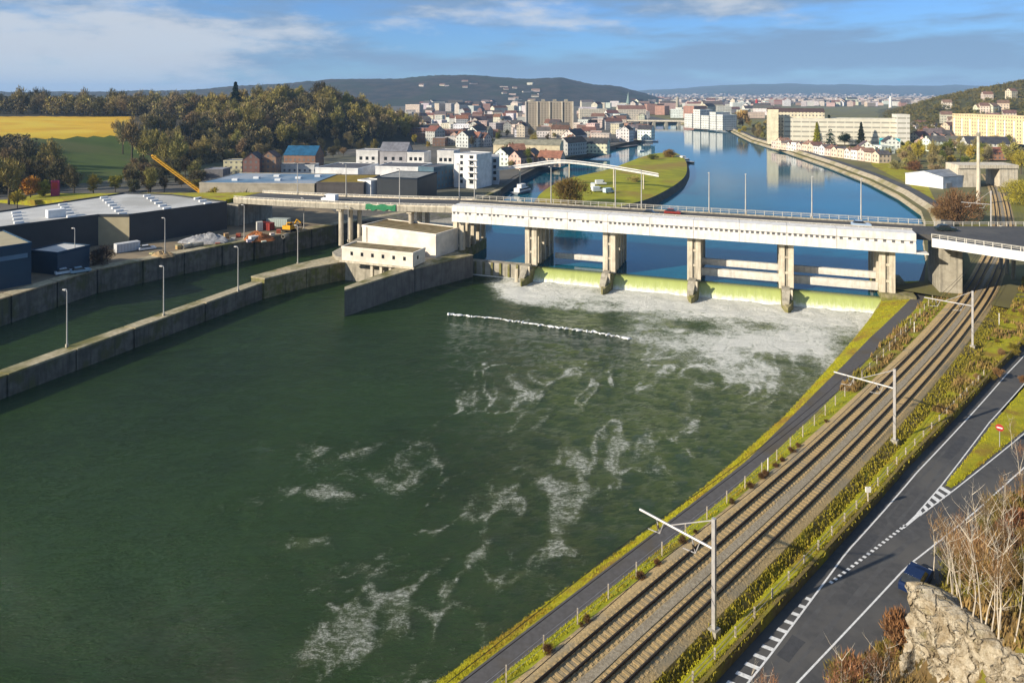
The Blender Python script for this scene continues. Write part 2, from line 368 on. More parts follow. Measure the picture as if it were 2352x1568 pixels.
M_TAIL = water_mat('tailwater', (0.0195, 0.0410, 0.0085), 0.05, foam=True, wave=(0.62, 0.75), strength=1.0, dist=0.36)
M_HEAD = water_mat('headwater', (0.000, 0.100, 0.150), 0.06, wave=(0.25, 0.4), strength=0.10, dist=0.15)  # blue of the reflected sky is put into the base colour
def fall_mat():
    m, t, b = newmat('falling_water')
    co = t.n('ShaderNodeTexCoord').outputs['UV']
    s = t.n('ShaderNodeSeparateXYZ'); t.l(co, s.inputs[0])
    n = t.noise(co, 1.0, 6, 0.7, (70, 2.5, 1)); n2 = t.noise(co, 1.0, 6, 0.7, (28, 5, 1))
    v = t.math('SUBTRACT', 1.0, s.outputs[1])               # 0 at the crest, 1 at the foot
    green = t.mix(t.rng(v, 0.0, 0.40), (0.035, 0.055, 0.006, 1), (0.36, 0.41, 0.13, 1))
    k = t.rng(t.math('ADD', t.math('MULTIPLY', n, 0.7), t.math('MULTIPLY', v, 0.5)), 0.58, 1.05)
    col = t.mix(k, green, (0.66, 0.69, 0.44, 1))
    k2 = t.rng(t.math('ADD', t.math('MULTIPLY', n2, 0.6), v), 0.98, 1.35)
    t.l(t.mix(k2, col, (0.82, 0.82, 0.76, 1)), b.inputs['Base Color']); b.inputs['Roughness'].default_value = 0.25
    t.bump(n, 0.5, 0.15, b); return m
M_FALL = fall_mat()

# ------------------------------------------------------------------ alignment of the weir and of the railway
WO, WE, WU = Vector((5.1, 184.6, 0)), Vector((0.942, -0.337, 0)).normalized(), Vector((0.337, 0.942, 0)).normalized()
def W(s, t, z=0.0):
    p = WO + WE * s + WU * t; return Vector((p.x, p.y, z))
PIERS = [-21.4 + 21.4 * i for i in range(6)]
ZH = 3.0                                                   # headwater level

_cp = [(-52, -2), (-23.4, 24.6), (5.42, 52.15), (41.2, 86.4), (83.5, 130), (121, 173), (172, 239), (257, 367), (330, 500), (380, 620)]
def catmull(P, n=40):
    o = []
    for i in range(1, len(P) - 2):
        p0, p1, p2, p3 = [np.array(P[j], float) for j in (i - 1, i, i + 1, i + 2)]
        for k in range(n):
            t = k / n
            o.append(0.5 * ((2 * p1) + (-p0 + p2) * t + (2 * p0 - 5 * p1 + 4 * p2 - p3) * t * t + (-p0 + 3 * p1 - 3 * p2 + p3) * t ** 3))
    o.append(np.array(P[-2], float)); return np.array(o)
_cl = catmull(_cp); _cs = np.concatenate([[0], np.cumsum(np.hypot(*np.diff(_cl, axis=0).T))])
_cs -= _cs[np.argmin(np.hypot(_cl[:, 0] - 5.42, _cl[:, 1] - 52.15))]
def T(s, q, z):
    """railway alignment: station s, offset q (positive away from the river), elevation z"""
    x, y = np.interp(s, _cs, _cl[:, 0]), np.interp(s, _cs, _cl[:, 1])
    x1, y1 = np.interp(s + 1, _cs, _cl[:, 0]), np.interp(s + 1, _cs, _cl[:, 1]); x0, y0 = np.interp(s - 1, _cs, _cl[:, 0]), np.interp(s - 1, _cs, _cl[:, 1])
    d = math.hypot(x1 - x0, y1 - y0); tx, ty = (x1 - x0) / d, (y1 - y0) / d
    return Vector((x + ty * q, y - tx * q, z))
def prof(pairs):
    a = np.array(pairs, float); return lambda s: float(np.interp(s, a[:, 0], a[:, 1]))
q_bank = prof([(-30, -10.2), (-5, -9.7), (27, -9.2), (58, -10.4), (87, -12.9), (124, -15.9), (135, -17.5), (175, -17.5)])
q_pl = prof([(-30, -7.5), (40, -7.7), (69, -9.4), (98, -10.8), (131, -11.2), (175, -15)])
q_pr = prof([(-30, -5.6), (30, -5.7), (69, -6.9), (98, -8.4), (131, -8.8), (175, -12.5)])
q_ditch = prof([(-30, 4.4), (20, 4.6), (70, 5.2), (130, 6.0), (175, 6.5)])
q_wall = prof([(-30, 6.5), (8, 6.6), (30, 6.8), (52, 7.2), (95, 9.6), (130, 12.5), (175, 17)])
q_line = prof([(-30, 8.6), (13, 8.3), (31, 7.7), (52, 8.3), (95, 10.8), (130, 13.8), (175, 18)])
q_gl = prof([(40, 10.5), (51, 11.1), (73, 11.9), (95, 13.6), (130, 16.8), (175, 21)])          # left edge of the gore
q_gr = prof([(40, 10.5), (51, 12.4), (71, 15.6), (95, 19.5), (130, 24)])                       # right edge of the gore
q_rr = prof([(-30, 10.4), (12, 10.9), (33, 12.5), (47, 14.9), (71, 18.6), (95, 23), (130, 28)])
q_hill = prof([(-30, 11.6), (12, 12.2), (30, 15.2), (36, 15.3), (47, 16.2), (71, 19.8), (95, 24.5), (130, 28.5), (140, 29)])
STA = [x * 2.0 for x in range(-14, 88)]

# ================================================================== THE SETTING
# ---- water
def in_poly(x, y, P):
    c = False; j = len(P) - 1
    for i in range(len(P)):
        if (P[i][1] > y) != (P[j][1] > y) and x < (P[j][0] - P[i][0]) * (y - P[i][1]) / (P[j][1] - P[i][1]) + P[i][0]: c = not c
        j = i
    return c
def tailwater():
    nx, ny = 480, 400
    xs = np.linspace(-150, 96, nx); ys = 36 + (250 - 36) * np.linspace(0, 1, ny) ** 1.25
    X, Y = np.meshgrid(xs, ys); X, Y = X.ravel(), Y.ravel()
    s = (X - WO.x) * WE.x + (Y - WO.y) * WE.y; t = (X - WO.x) * WU.x + (Y - WO.y) * WU.y
    n1 = fbm(s / 16, t / 9, 4, 3); n2 = fbm(s / 6, t / 5, 4, 9)
    inb = sstep(-18, 2, s + (t + 8) * 0.45) * (1 - sstep(91, 97, s))
    ext = 16 * sstep(15, 70, s); near = sstep(-50 - ext, -14 - ext * .8, t) * inb
    f = near * (0.54 + 1.5 * (n1 - 0.34)) + 0.40 * sstep(-15 - ext * .5, -5, t) * inb
    wx, wy = s / 7.5 + 2.2 * (fbm(s / 24, t / 24, 3, 41) - .5), t / 19 + 2.2 * (fbm(s / 24 + 9, t / 24, 3, 43) - .5)
    rid = 1 - np.abs(fbm(wx, wy, 4, 47) * 2 - 1) * 2.6                                          # drifting filaments
    rid2 = 1 - np.abs(fbm(wx * 2.3 + 4, wy * 2.3, 3, 53) * 2 - 1) * 2.4
    swath = sstep(-14, 14, s) * (1 - sstep(56, 82, s)) * np.interp(t, [-150, -90, -45, -20], [.62, .68, .85, 1.0])
    big = sstep(.44, .66, fbm(s / 26, t / 30, 3, 59))
    f += swath * (.66 * np.clip(rid, 0, 1) ** 4 * (.25 + .75 * big) + .40 * np.clip(rid2, 0, 1) ** 3 * (0.2 + .8 * big) + .16 * n2)
    f += .30 * np.clip(rid, 0, 1) ** 4 * sstep(.40, .65, fbm(s / 34 + 3, t / 40, 3, 67)) * (t < -20)
    f -= 0.55 * np.exp(-((s - 20) / 16) ** 2 - ((t + 27) / 5) ** 2) + 0.45 * np.exp(-((s - 46) / 12) ** 2 - ((t + 24) / 3.5) ** 2)
    px = CX + F * X / Y; py = YH + F * H / Y
    for x, y, rx, ry, a in [(1315, 1060, 38, 30, .8), (1205, 1132, 60, 20, .85), (1120, 1160, 80, 22, .7), (735, 1130, 75, 14, .75), (770, 1050, 90, 50, .45),
            (820, 1430, 95, 50, .6), (750, 1490, 80, 40, .7), (1000, 1350, 110, 40, .5), (1595, 960, 26, 70, .7), (1430, 1022, 28, 15, .85), (1490, 1008, 60, 10, .5),
            (1408, 1090, 20, 34, .6), (1302, 1185, 24, 40, .6), (1225, 905, 95, 18, .6), (1335, 872, 40, 14, .6), (560, 1175, 95, 36, .36), (705, 1242, 70, 20, .5),
            (1300, 1265, 40, 26, .45), (1080, 1282, 60, 26, .4), (1068, 930, 60, 16, .35), (1475, 890, 26, 20, .5), (1745, 905, 50, 40, .5), (120, 1400, 170, 50, .28), (1720, 840, 90, 40, .45), (1540, 840, 90, 30, .35)]:
        f += a * np.exp(-((px - x) / rx) ** 2 - ((py - y) / ry) ** 2) * np.clip(0.05 + 1.2 * (n2 - 0.3) + .85 * np.clip(rid2, 0, 1) ** 2, 0, 1.3)
    f += 0.28 * np.clip(fbm(s / 30, t / 14, 4, 21) * 1.8 - 0.85, 0, 1)
    f = np.minimum(f, np.interp(t, [-130, -90, -62, -46, -30], [.55, .59, .66, .84, 1.1])); f = np.clip(f, 0, 1.1)
    Z = (fbm(s / 3.0, t / 2.0, 4, 5) - 0.5) * (0.10 + 0.55 * np.clip(f, 0, 1) * sstep(-45, -5, t)) * (t < 0.5)
    idx = np.arange(nx * ny).reshape(ny, nx)
    q = np.stack([idx[:-1, :-1], idx[:-1, 1:], idx[1:, 1:], idx[1:, :-1]], -1).reshape(-1, 4)
    me = np_mesh('river', np.stack([X, Y, Z], 1), q); a = me.attributes.new('foam', 'FLOAT', 'POINT'); a.data.foreach_set('value', f.astype(np.float32))
    me.polygons.foreach_set('use_smooth', [True] * len(me.polygons))
    o = link('river', me, M_TAIL); tag(o, kind='structure')
tailwater()
LEFT_UP = [(-30, 262), (-12, 290), (-5.2, 313.6), (3.2, 359.5), (16.9, 414), (48, 491), (81, 567), (130, 670), (174, 867), (206, 1023), (261, 1068)]
RIGHT_UP = [(261, 1068), (281, 899), (255, 775.7), (233, 670), (218, 546), (201, 433.5), (187, 359.5), (173, 307), (157.6, 263), (144, 237.7), (128.6, 213.6), (113, 186), (99, 164)]
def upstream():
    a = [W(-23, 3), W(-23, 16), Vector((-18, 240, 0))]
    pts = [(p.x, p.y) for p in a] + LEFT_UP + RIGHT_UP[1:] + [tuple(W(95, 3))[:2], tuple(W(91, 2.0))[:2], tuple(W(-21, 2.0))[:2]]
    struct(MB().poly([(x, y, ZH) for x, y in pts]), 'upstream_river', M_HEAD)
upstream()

# ---- flat ground on both sides of the river, out to the horizon
QUAY = [(-128, 85), (-112, 138), (-104, 171.2), (-84.2, 198.3), (-52.5, 237.9)]
struct(MB().poly([(x, y, 6.0) for x, y in QUAY + LEFT_UP + [(700, 16000), (-16000, 16000), (-16000, 85)]]), 'ground', M_CITY)
yard = [(-127, 86), (-111.5, 138), (-103.5, 171.2), (-83.7, 198.8), (-56, 233), (-70, 262), (-165, 262), (-230, 100)]
struct(MB().poly([(x, y, 6.004) for x, y in yard]), 'quay_yard', M_EARTH)
p1, p2 = T(134, -17.5, 5), T(134, 70, 5)
struct(MB().poly([(x, y, 5.0) for x, y in RIGHT_UP + [(p1.x, p1.y), (p2.x, p2.y), (16000, 200), (16000, 16000), (700, 16000)]]), 'ground', M_CITY_R)

# ---- right bank: strips along the railway
def strip(name, qa, za, qb, zb, m, s0=-28, s1=176, step=2.0, nsub=3, amp=0.0, kind='structure'):
    S = np.arange(s0, s1 + 0.01, step); fa = qa if callable(qa) else (lambda s: qa); fb = qb if callable(qb) else (lambda s: qb)
    za = za if callable(za) else (lambda s, z=za: z); zb = zb if callable(zb) else (lambda s, z=zb: z)
    b = (lambda x, y: (float(fbm(x * 0.7, y * 0.7, 3, 4)) - 0.5) * amp) if amp else None
    o = MB().sheet([T(s, fa(s), za(s)) for s in S], [T(s, fb(s), zb(s)) for s in S], nsub, b).build(name, m, smooth=amp > 0)
    o['kind'] = kind; return o
strip('river_bank', lambda s: q_bank(s) - 2.2, -1.0, q_bank, 2.9, M_MOSSY, s1=136)
strip('bank_lawn', q_bank, 2.9, q_pl, 4.0, M_GRASS, s1=150, nsub=5, amp=0.35)
strip('footpath', q_pl, 4.0, q_pr, 4.0, M_PATH, nsub=1)
strip('grass_strip', q_pr, 3.996, -4.0, 4.7, M_GRASS2, nsub=5, amp=0.35)
strip('ballast_shoulder', -4.0, 4.7, -3.0, 5.1, M_BALLAST, s1=420, nsub=2, amp=0.1)
strip('ballast_bed', -3.0, 5.1, 3.0, 5.1, M_BALLAST, s1=420, nsub=8, amp=0.06)
strip('gravel_walkway', -0.28, 5.16, 0.50, 5.16, M_BALLAST2, s1=420, nsub=3, amp=0.05)
strip('ballast_shoulder', 3.0, 5.1, 3.6, 4.9, M_BALLAST, s1=420, nsub=2, amp=0.1)
strip('ditch', 3.6, 4.9, q_ditch, 4.15, M_DITCH, nsub=4, amp=0.5)
strip('verge', q_ditch, 4.15, lambda s: q_ditch(s) + 0.5, 5.0, M_GRASS, nsub=2, amp=0.2)
strip('verge', lambda s: q_ditch(s) + 0.5, 5.0, lambda s: q_wall(s) - 0.1, 5.15, M_GRASS, nsub=5, amp=0.5)
# slip road, its gore and the branch to the right
strip('road', q_wall, 4.4, lambda s: max(q_rr(s) + 0.5, q_hill(s) + .2) if s < 78 else q_gl(s), 4.4, M_ASPH, s1=130, nsub=2)
def gore():
    S = np.arange(51, 128, 2.0)
    o = MB().sheet([T(s, q_gl(s) + 0.35, 4.404) for s in S], [T(s, q_gr(s) - 0.35, 4.404) for s in S], 4, lambda x, y: 0.25 * float(fbm(x, y, 3, 2))).build('gore_grass', M_GRASS, smooth=True)
    o['kind'] = 'structure'
gore()
# hillside to the right of the road
def hill_z(x, y, d):
    z = 4.38 + 0.50 * d * sstep(0, 6, d) + (float(fbm(x * 0.12, y * 0.12, 4, 31)) - 0.5) * 2.2 * float(sstep(1, 6, d))
    z += 5.2 * float(sstep(29.2, 33.0, x) * (1 - sstep(48.5, 56.0, y)))
    return z
def hillside():
    S = np.arange(-28, 140.1, 1.5); Q = np.concatenate([np.arange(0, 24, 0.9), np.arange(24, 90, 5)])
    V, Fc = [], []
    for s in S:
        for d in Q:
            p = T(s, q_hill(s) + d, 0); V.append((p.x, p.y, hill_z(p.x, p.y, d)))
    n = len(Q)
    for i in range(len(S) - 1):
        for k in range(n - 1): Fc.append((i * n + k, i * n + k + 1, (i + 1) * n + k + 1, (i + 1) * n + k))
    mb = MB(); mb.v, mb.f = V, Fc; struct(mb, 'hillside', M_SOIL, smooth=True)
hillside()
M_PATCH = mat('asphalt_patch', (0.064, 0.064, 0.066), (0.048, 0.048, 0.05), 2.0, 0.85, 0.2, dist=.01)
M_WORN = mat('worn_asphalt', (0.092, 0.090, 0.087), (0.070, 0.068, 0.067), 0.9, 0.85, 0.2, dist=.01)
for s0, s1, a, b, m in ((-4.5, 3, .25, .62, M_PATCH), (14, 17.5, .12, .5, M_PATCH), (27, 36, .05, .26, M_PATCH), (58, 66, .3, .7, M_PATCH), (-14, 60, .20, .30, M_WORN), (-14, 60, .62, .74, M_WORN)):
    S = np.arange(s0, s1 + .01, 1.0); ql = lambda s: q_line(s); qr = lambda s: (q_rr(s) if s < 40 else q_gl(s)); wv = lambda s: .02 * math.sin(s * .9)
    o = MB().sheet([T(s, ql(s) + (qr(s) - ql(s)) * (a + wv(s)), 4.404 if m is M_WORN else 4.407) for s in S], [T(s, ql(s) + (qr(s) - ql(s)) * (b - wv(s)), 4.404 if m is M_WORN else 4.407) for s in S]).build('road_patch', m); o['kind'] = 'structure'
# painted markings: each line a mesh of its own
def line(name, qf, s0, s1, wd=0.15, z=4.41):
    S = np.arange(s0, s1 + 0.01, 2.0)
    o = MB().sheet([T(s, qf(s) - wd / 2, z) for s in S], [T(s, qf(s) + wd / 2, z) for s in S], 1).build(name, M_PAINT); o['kind'] = 'structure'; return o
line('edge_line', q_line, -28, 128)
line('edge_line', q_rr, -28, 76)
line('edge_line', q_gl, 43, 128, 0.13)
line('edge_line', q_gr, 43, 76, 0.13)
hz = bpy.data.objects.new('hatched_marking', None); COL.objects.link(hz); hz['kind'] = 'structure'
for i in range(24):                                        # comb hatching left of the edge line
    s = -8 + i * 1.3; w0 = float(np.interp(s, [-8, 24], [2.1, 0.35]))
    if w0 < 0.2: continue
    a = q_line(s)
    MB().poly([T(s - 0.3 * w0, a - w0, 4.414), T(s + 0.42 - 0.3 * w0, a - w0, 4.414), T(s + 0.42, a, 4.414), T(s, a, 4.414)]).build('stripe', M_PAINT, hz)
dz = bpy.data.objects.new('dashed_marking', None); COL.objects.link(dz); dz['kind'] = 'structure'
for i in range(20):
    s = 25.5 + i * 0.74; q = float(np.interp(s, [25, 40], [8.25, 10.45]))
    MB().poly([T(s, q - .17, 4.414), T(s + .36, q - .12, 4.414), T(s + .36, q + .17, 4.414), T(s, q + .12, 4.414)]).build('dash', M_PAINT, dz)
cz = bpy.data.objects.new('gore_marking', None); COL.objects.link(cz); cz['kind'] = 'structure'
for i in range(8):
    s = 40.6 + i * 1.35; a, b = q_gl(s), q_gr(s) + 0.02
    if i == 0: MB().poly([T(39.2, 10.3, 4.414), T(43.5, q_gl(43.5), 4.414), T(43.5, q_gr(43.5), 4.414), T(39.2, 10.5, 4.414)]).build('stripe', M_PAINT, cz)
    elif i > 1: MB().poly([T(s, a, 4.418), T(s + .72, a, 4.418), T(s + 0.15, b, 4.418), T(s - .57, b, 4.418)]).build('stripe', M_PAINT, cz)

# ---- grass tufts and scrub that nobody could count
def tufts(name, m, n, sampler, h=(0.15, 0.4), wd=0.10, k=3, lean=0.5):
    V, Fc = [], []
    for i in range(n):
        p = sampler()
        if p is None: continue
        for j in range(k):
            a = random.uniform(0, 6.283); hh = random.uniform(*h); l = random.uniform(0, lean) * hh
            c, s_ = math.cos(a), math.sin(a); ww = wd * random.uniform(.6, 1.4); b = len(V)
            ox, oy = random.uniform(-.15, .15), random.uniform(-.15, .15)
            V += [(p[0] + ox - s_ * ww, p[1] + oy + c * ww, p[2] - .05), (p[0] + ox + s_ * ww, p[1] + oy - c * ww, p[2] - .05), (p[0] + ox + c * l, p[1] + oy + s_ * l, p[2] + hh)]
            Fc.append((b, b + 1, b + 2))
    o = link(name, np_mesh(name, np.array(V), np.array(Fc)), m); o['kind'] = 'stuff'; return o
def band(qa, za, qb, zb, s0=-12, s1=150, patch=0.0):
    fa = qa if callable(qa) else (lambda s: qa); fb = qb if callable(qb) else (lambda s: qb)
    def f():
        s = s0 + (s1 - s0) * random.random() ** 1.5; u = random.random(); p = T(s, fa(s) * (1 - u) + fb(s) * u, za * (1 - u) + zb * u)
        if patch and float(fbm(p.x * .25, p.y * .25, 3, 8)) < patch: return None
        return p
    return f
tag(tufts('bank_grass', M_TUFT, 9000, band(q_bank, 2.95, q_pl, 4.0), (.03, .11), .05), 'yellow green grass on the river bank beside the footpath', 'grass')
tag(tufts('strip_grass', M_TUFT, 4000, band(q_pr, 4.0, -4.4, 4.6), (.03, .13), .05), 'bright grass between the footpath and the railway', 'grass')
tag(tufts('verge_grass', M_TUFT, 6500, band(lambda s: q_ditch(s) + .3, 4.9, lambda s: q_wall(s) - .1, 5.15), (.04, .15), .06), 'yellow green grass along the railway verge', 'grass')
M_DITCHW = mat('ditch_weed_blades', (.30, .25, .02), (.19, .155, .02), .8, .95)
tag(tufts('ditch_weeds', M_DITCHW, 4000, band(3.7, 4.85, q_ditch, 4.2), (.08, .3)), 'dark weeds in the ditch below the railway ballast', 'weeds')
tag(tufts('gore_weeds', M_TUFT, 2500, band(lambda s: q_gl(s) + .4, 4.45, lambda s: q_gr(s) - .4, 4.45, 52, 120), (.05, .18), .06), 'rough grass on the gore between the two road branches', 'grass')
M_DRY = mat('dry_weeds', (0.33, 0.21, 0.07), (0.17, 0.11, 0.04), 0.5, 0.95, c3=(0.20, 0.18, 0.015), s3=0.12)
tag(tufts('dry_weeds', M_DRY, 2000, band(lambda s: q_ditch(s) + .5, 5.0, lambda s: q_wall(s) - .2, 5.1, 70, 165, .52), (.3, .9), .14), 'brown dead weeds beside the tracks towards the bridge', 'weeds')
tag(tufts('trackside_scrub', M_DRY, 1500, band(q_pr, 4.1, -4.3, 4.6, 70, 160, .5), (.3, .9), .14), 'rusty scrub between footpath and tracks near the weir', 'scrub')
def hill_pt(d0, d1, s0, s1):
    def f():
        s = random.uniform(s0, s1); d = random.uniform(d0, d1); p = T(s, q_hill(s) + d, 0); p.z = hill_z(p.x, p.y, d); return p
    return f
tag(tufts('hillside_scrub', M_DRY, 24000, hill_pt(0.1, 16, -8, 110), (.12, .55), .08, 3, .8), 'brown and olive scrub covering the hillside above the road', 'scrub')

# ---- revetments of the upstream banks
def bank_strip(name, pts, out_w, z0, z1, m, side):
    P = [Vector((x, y, 0)) for x, y in pts]; A, B = [], []
    for i, p in enumerate(P):
        d = (P[min(i + 1, len(P) - 1)] - P[max(i - 1, 0)]).normalized(); n = Vector((d.y, -d.x, 0)) * side
        a = p - n * 0.5; b = p + n * out_w; A.append((a.x, a.y, z0)); B.append((b.x, b.y, z1))
    o = MB().sheet(A, B, 2).build(name, m); o['kind'] = 'structure'; return [Vector(b) for b in B]
rb = bank_strip('stone_revetment', RIGHT_UP[::-1], 4.5, ZH - .3, 6.6, M_REVET, 1)
o = MB().sheet([tuple(p) for p in rb], [tuple(p + Vector((5, 1.5, 0))) for p in rb], 1).build('riverside_promenade', M_ASPH); o['kind'] = 'structure'
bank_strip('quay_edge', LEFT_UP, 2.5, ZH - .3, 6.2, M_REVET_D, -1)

LAWN = [(1990, 360), (2060, 370), (2112, 395), (2134, 432), (2152, 470), (2168, 516), (2146, 520), (2130, 470), (2090, 425), (2005, 382)]
struct(MB().poly([G(x, y, 5.006) for x, y in LAWN]), 'riverside_lawn', M_GRASS)
# ---- island between the river and the lock approach
ISL = [(1246, 470), (1240, 446), (1300, 412), (1400, 388), (1470, 362), (1510, 352), (1553, 352), (1574, 368), (1577, 396), (1557, 420), (1500, 452), (1440, 470), (1380, 484), (1300, 490)]
isl = [G(x, y, 6.0) for x, y in ISL]; ic = sum(isl, Vector()) / len(isl)
def island():
    ring = catmull([(p.x, p.y) for p in isl[-1:] + isl + isl[:2]], 6)
    V = [(ic.x, ic.y, 6.6)]; n = len(ring) - 1
    for fr, z in ((.5, 6.5), (.85, 6.3), (1.0, 6.0)):
        for k in range(n):
            x, y = ic.x + (ring[k][0] - ic.x) * fr, ic.y + (ring[k][1] - ic.y) * fr
            V.append((x, y, z + (float(fbm(x * .1, y * .1, 3, 6)) - .5) * .8 * (fr < 1)))
    Fc = [(0, 1 + k, 1 + (k + 1) % n) for k in range(n)]
    for r in range(2):
        for k in range(n): Fc.append((1 + r * n + k, 1 + (r + 1) * n + k, 1 + (r + 1) * n + (k + 1) % n, 1 + r * n + (k + 1) % n))
    mb = MB(); mb.v, mb.f = V, Fc; struct(fix_n(mb), 'island', mat('island_grass', (.30, .29, .010), (.20, .205, .010), .12, .95, .3, c3=(.26, .18, .03), s3=.03), smooth=True)
    A = [(p[0], p[1], 6.0) for p in ring]; B = [(ic.x + (p[0] - ic.x) * 1.06 + 0, ic.y + (p[1] - ic.y) * 1.06, ZH - .5) for p in ring]
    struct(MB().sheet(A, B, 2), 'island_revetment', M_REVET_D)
def fix_n(mb): return mb
island()

# ---- left hill: field, meadow, wooded slope
FOOT = [(-900, 120), (-420, 190), (-225, 262), (-205, 329), (-190, 364), (-185, 430), (-172, 505), (-108, 560), (-84, 640), (-90, 760), (-140, 900), (-200, 1100)]
def foot_dist(x, y):
    best = 1e9; sgn = 1
    for (ax, ay), (bx, by) in zip(FOOT[:-1], FOOT[1:]):
        dx, dy = bx - ax, by - ay; u = max(0, min(1, ((x - ax) * dx + (y - ay) * dy) / (dx * dx + dy * dy)))
        ex, ey = x - ax - u * dx, y - ay - u * dy; d = math.hypot(ex, ey)
        if d < best: best = d; sgn = 1 if dx * ey - dy * ex > 0 else -1
    return best * sgn
def lh_z(x, y):
    d = foot_dist(x, y)
    if d <= 0: return 5.9
    k = 60 + 80 * float(1 - sstep(430, 540, y)) if x < -150 else 60
    z = 5.9 + 16 * float(sstep(0, k + 20, d)) + 9 * float(sstep(60, 330, d)) + 16 * math.exp(-((x + 185) / 70) ** 2 - ((y - 620) / 80) ** 2) + (float(fbm(x * .01, y * .01, 3, 12)) - .5) * 2.5 * float(sstep(20, 90, d))
    return z
FIELD = [(-400, 268), (300, 268), (300, 311), (120, 318), (-400, 324)]
FIELD2 = [(500, 279), (562, 279), (566, 292), (500, 292)]
MEADOW = [(60, 317), (270, 313), (330, 340), (375, 395), (360, 425), (120, 425), (90, 360)]
def left_hill():
    step = 7.0; xs = np.arange(-1100, -70, step); ys = np.arange(120, 1100, step); n = len(xs)
    V = []; cls = {}
    for y in ys:
        for x in xs: V.append((x, y, lh_z(x, y)))
    faces = {'hill': [], 'field': [], 'meadow': []}
    for j in range(len(ys) - 1):
        for i in range(n - 1):
            q = (j * n + i, j * n + i + 1, (j + 1) * n + i + 1, (j + 1) * n + i)
            c = np.mean([V[k] for k in q], axis=0)
            if max(V[k][2] for k in q) <= 5.95: continue
            px, py = proj(*c)
            k = 'field' if (in_poly(px, py, FIELD) or in_poly(px, py, FIELD2)) else 'meadow' if in_poly(px, py, MEADOW) else 'hill'
            faces[k].append(q)
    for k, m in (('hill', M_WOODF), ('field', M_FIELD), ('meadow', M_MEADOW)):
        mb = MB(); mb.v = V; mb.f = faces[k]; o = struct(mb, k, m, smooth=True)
        import bmesh
        bm = bmesh.new(); bm.from_mesh(o.data); bmesh.ops.delete(bm, geom=[v for v in bm.verts if not v.link_faces], context='VERTS'); bm.to_mesh(o.data); bm.free()
left_hill()

# ---- distant hills
def ridge(name, profile, y_near, y_top, y_far, base, m, nx=240, ny=40, rough=8.0, seed=1):
    """profile: picture points of the skyline, set at depth y_top"""
    a = np.array(profile, float); X0, X1 = (a[0, 0] - CX) * y_top / F, (a[-1, 0] - CX) * y_top / F
    xs = np.linspace(X0, X1, nx); top = np.interp(xs * F / y_top + CX, a[:, 0], H - (a[:, 1] - YH) * y_top / F)
    V = []
    for j in range(ny):
        u = j / (ny - 1); y = y_near + (y_far - y_near) * u
        g = float(sstep(y_near, y_top, y)) if y <= y_top else 1 - 0.6 * float(sstep(y_top, y_far, y))
        nz = (fbm(xs / (rough * 18), np.full(nx, y / (rough * 18)), 5, seed) - .5) * rough * 2.4 * g + (fbm(xs / (rough * 2.2), np.full(nx, y / (rough * 2.2)), 3, seed + 7) - .5) * rough * 1.0 * g
        for i in range(nx): V.append((xs[i] * (y / y_top), y, base + (top[i] - base) * g + nz[i]))
    idx = np.arange(nx * ny).reshape(ny, nx)
    q = np.stack([idx[:-1, :-1], idx[:-1, 1:], idx[1:, 1:], idx[1:, :-1]], -1).reshape(-1, 4)
    me = np_mesh(name, np.array(V), q); o = link(name, me, m); o['kind'] = 'structure'; return o
M_HILL1 = mat('wooded_hill', (0.050, 0.040, 0.030), (0.008, 0.014, 0.012), 0.016, 0.95, c3=(0.020, 0.030, 0.014), s3=0.004)  # colours darkened to hold a cloud's shadow over the hill
M_HILL2 = mat('distant_plateau', (0.030, 0.045, 0.045), (0.055, 0.055, 0.045), 0.004, 0.95, c3=(0.03, 0.05, 0.03), s3=0.0012)
ridge('hills', [(-700, 216), (0, 213), (200, 212), (400, 209), (520, 202), (600, 194), (700, 187), (800, 183), (900, 182), (985, 177), (1060, 176), (1140, 178), (1220, 184), (1290, 180), (1340, 190), (1420, 202), (1480, 216), (1540, 236)],
      2300, 3200, 4300, 5, M_HILL1, rough=9, nx=420, ny=70, seed=3)
ridge('far_hills', [(-2500, 212), (-300, 214), (900, 210), (1300, 212), (1450, 211), (1560, 204), (1660, 197), (1800, 194), (1950, 196), (2100, 197), (2250, 199), (2700, 204), (4500, 208)],
      6500, 9500, 13000, 5, M_HILL2, rough=20, nx=420, ny=40, seed=8)
M_HILL3 = mat('right_hill_ground', (0.085, 0.075, 0.022), (0.055, 0.055, 0.018), 0.03, 0.95)
def rh_z(X, Y):
    px = X / Y
    top = np.interp(px * F + CX, [1990, 2070, 2150, 2230, 2352, 2700, 3300], [-6, 14, 34, 46, 62, 85, 90])
    return 5 + top * float(sstep(560, 1050, Y)) * (1 - 0.5 * float(sstep(1250, 1900, Y)))
def right_hill():
    V = []; us = np.linspace(0.50, 1.6, 90); ys = np.linspace(540, 1900, 60)
    for y in ys:
        for u in us: V.append((u * y, y, rh_z(u * y, y) + (float(fbm(u * y * .02, y * .02, 3, 40)) - .5) * 4 - .4))
    n = len(us); idx = np.arange(len(V)).reshape(len(ys), n)
    q = np.stack([idx[:-1, :-1], idx[:-1, 1:], idx[1:, 1:], idx[1:, :-1]], -1).reshape(-1, 4)
    o = link('hill', np_mesh('hill', np.array(V), q), M_HILL3); o['kind'] = 'structure'
right_hill()

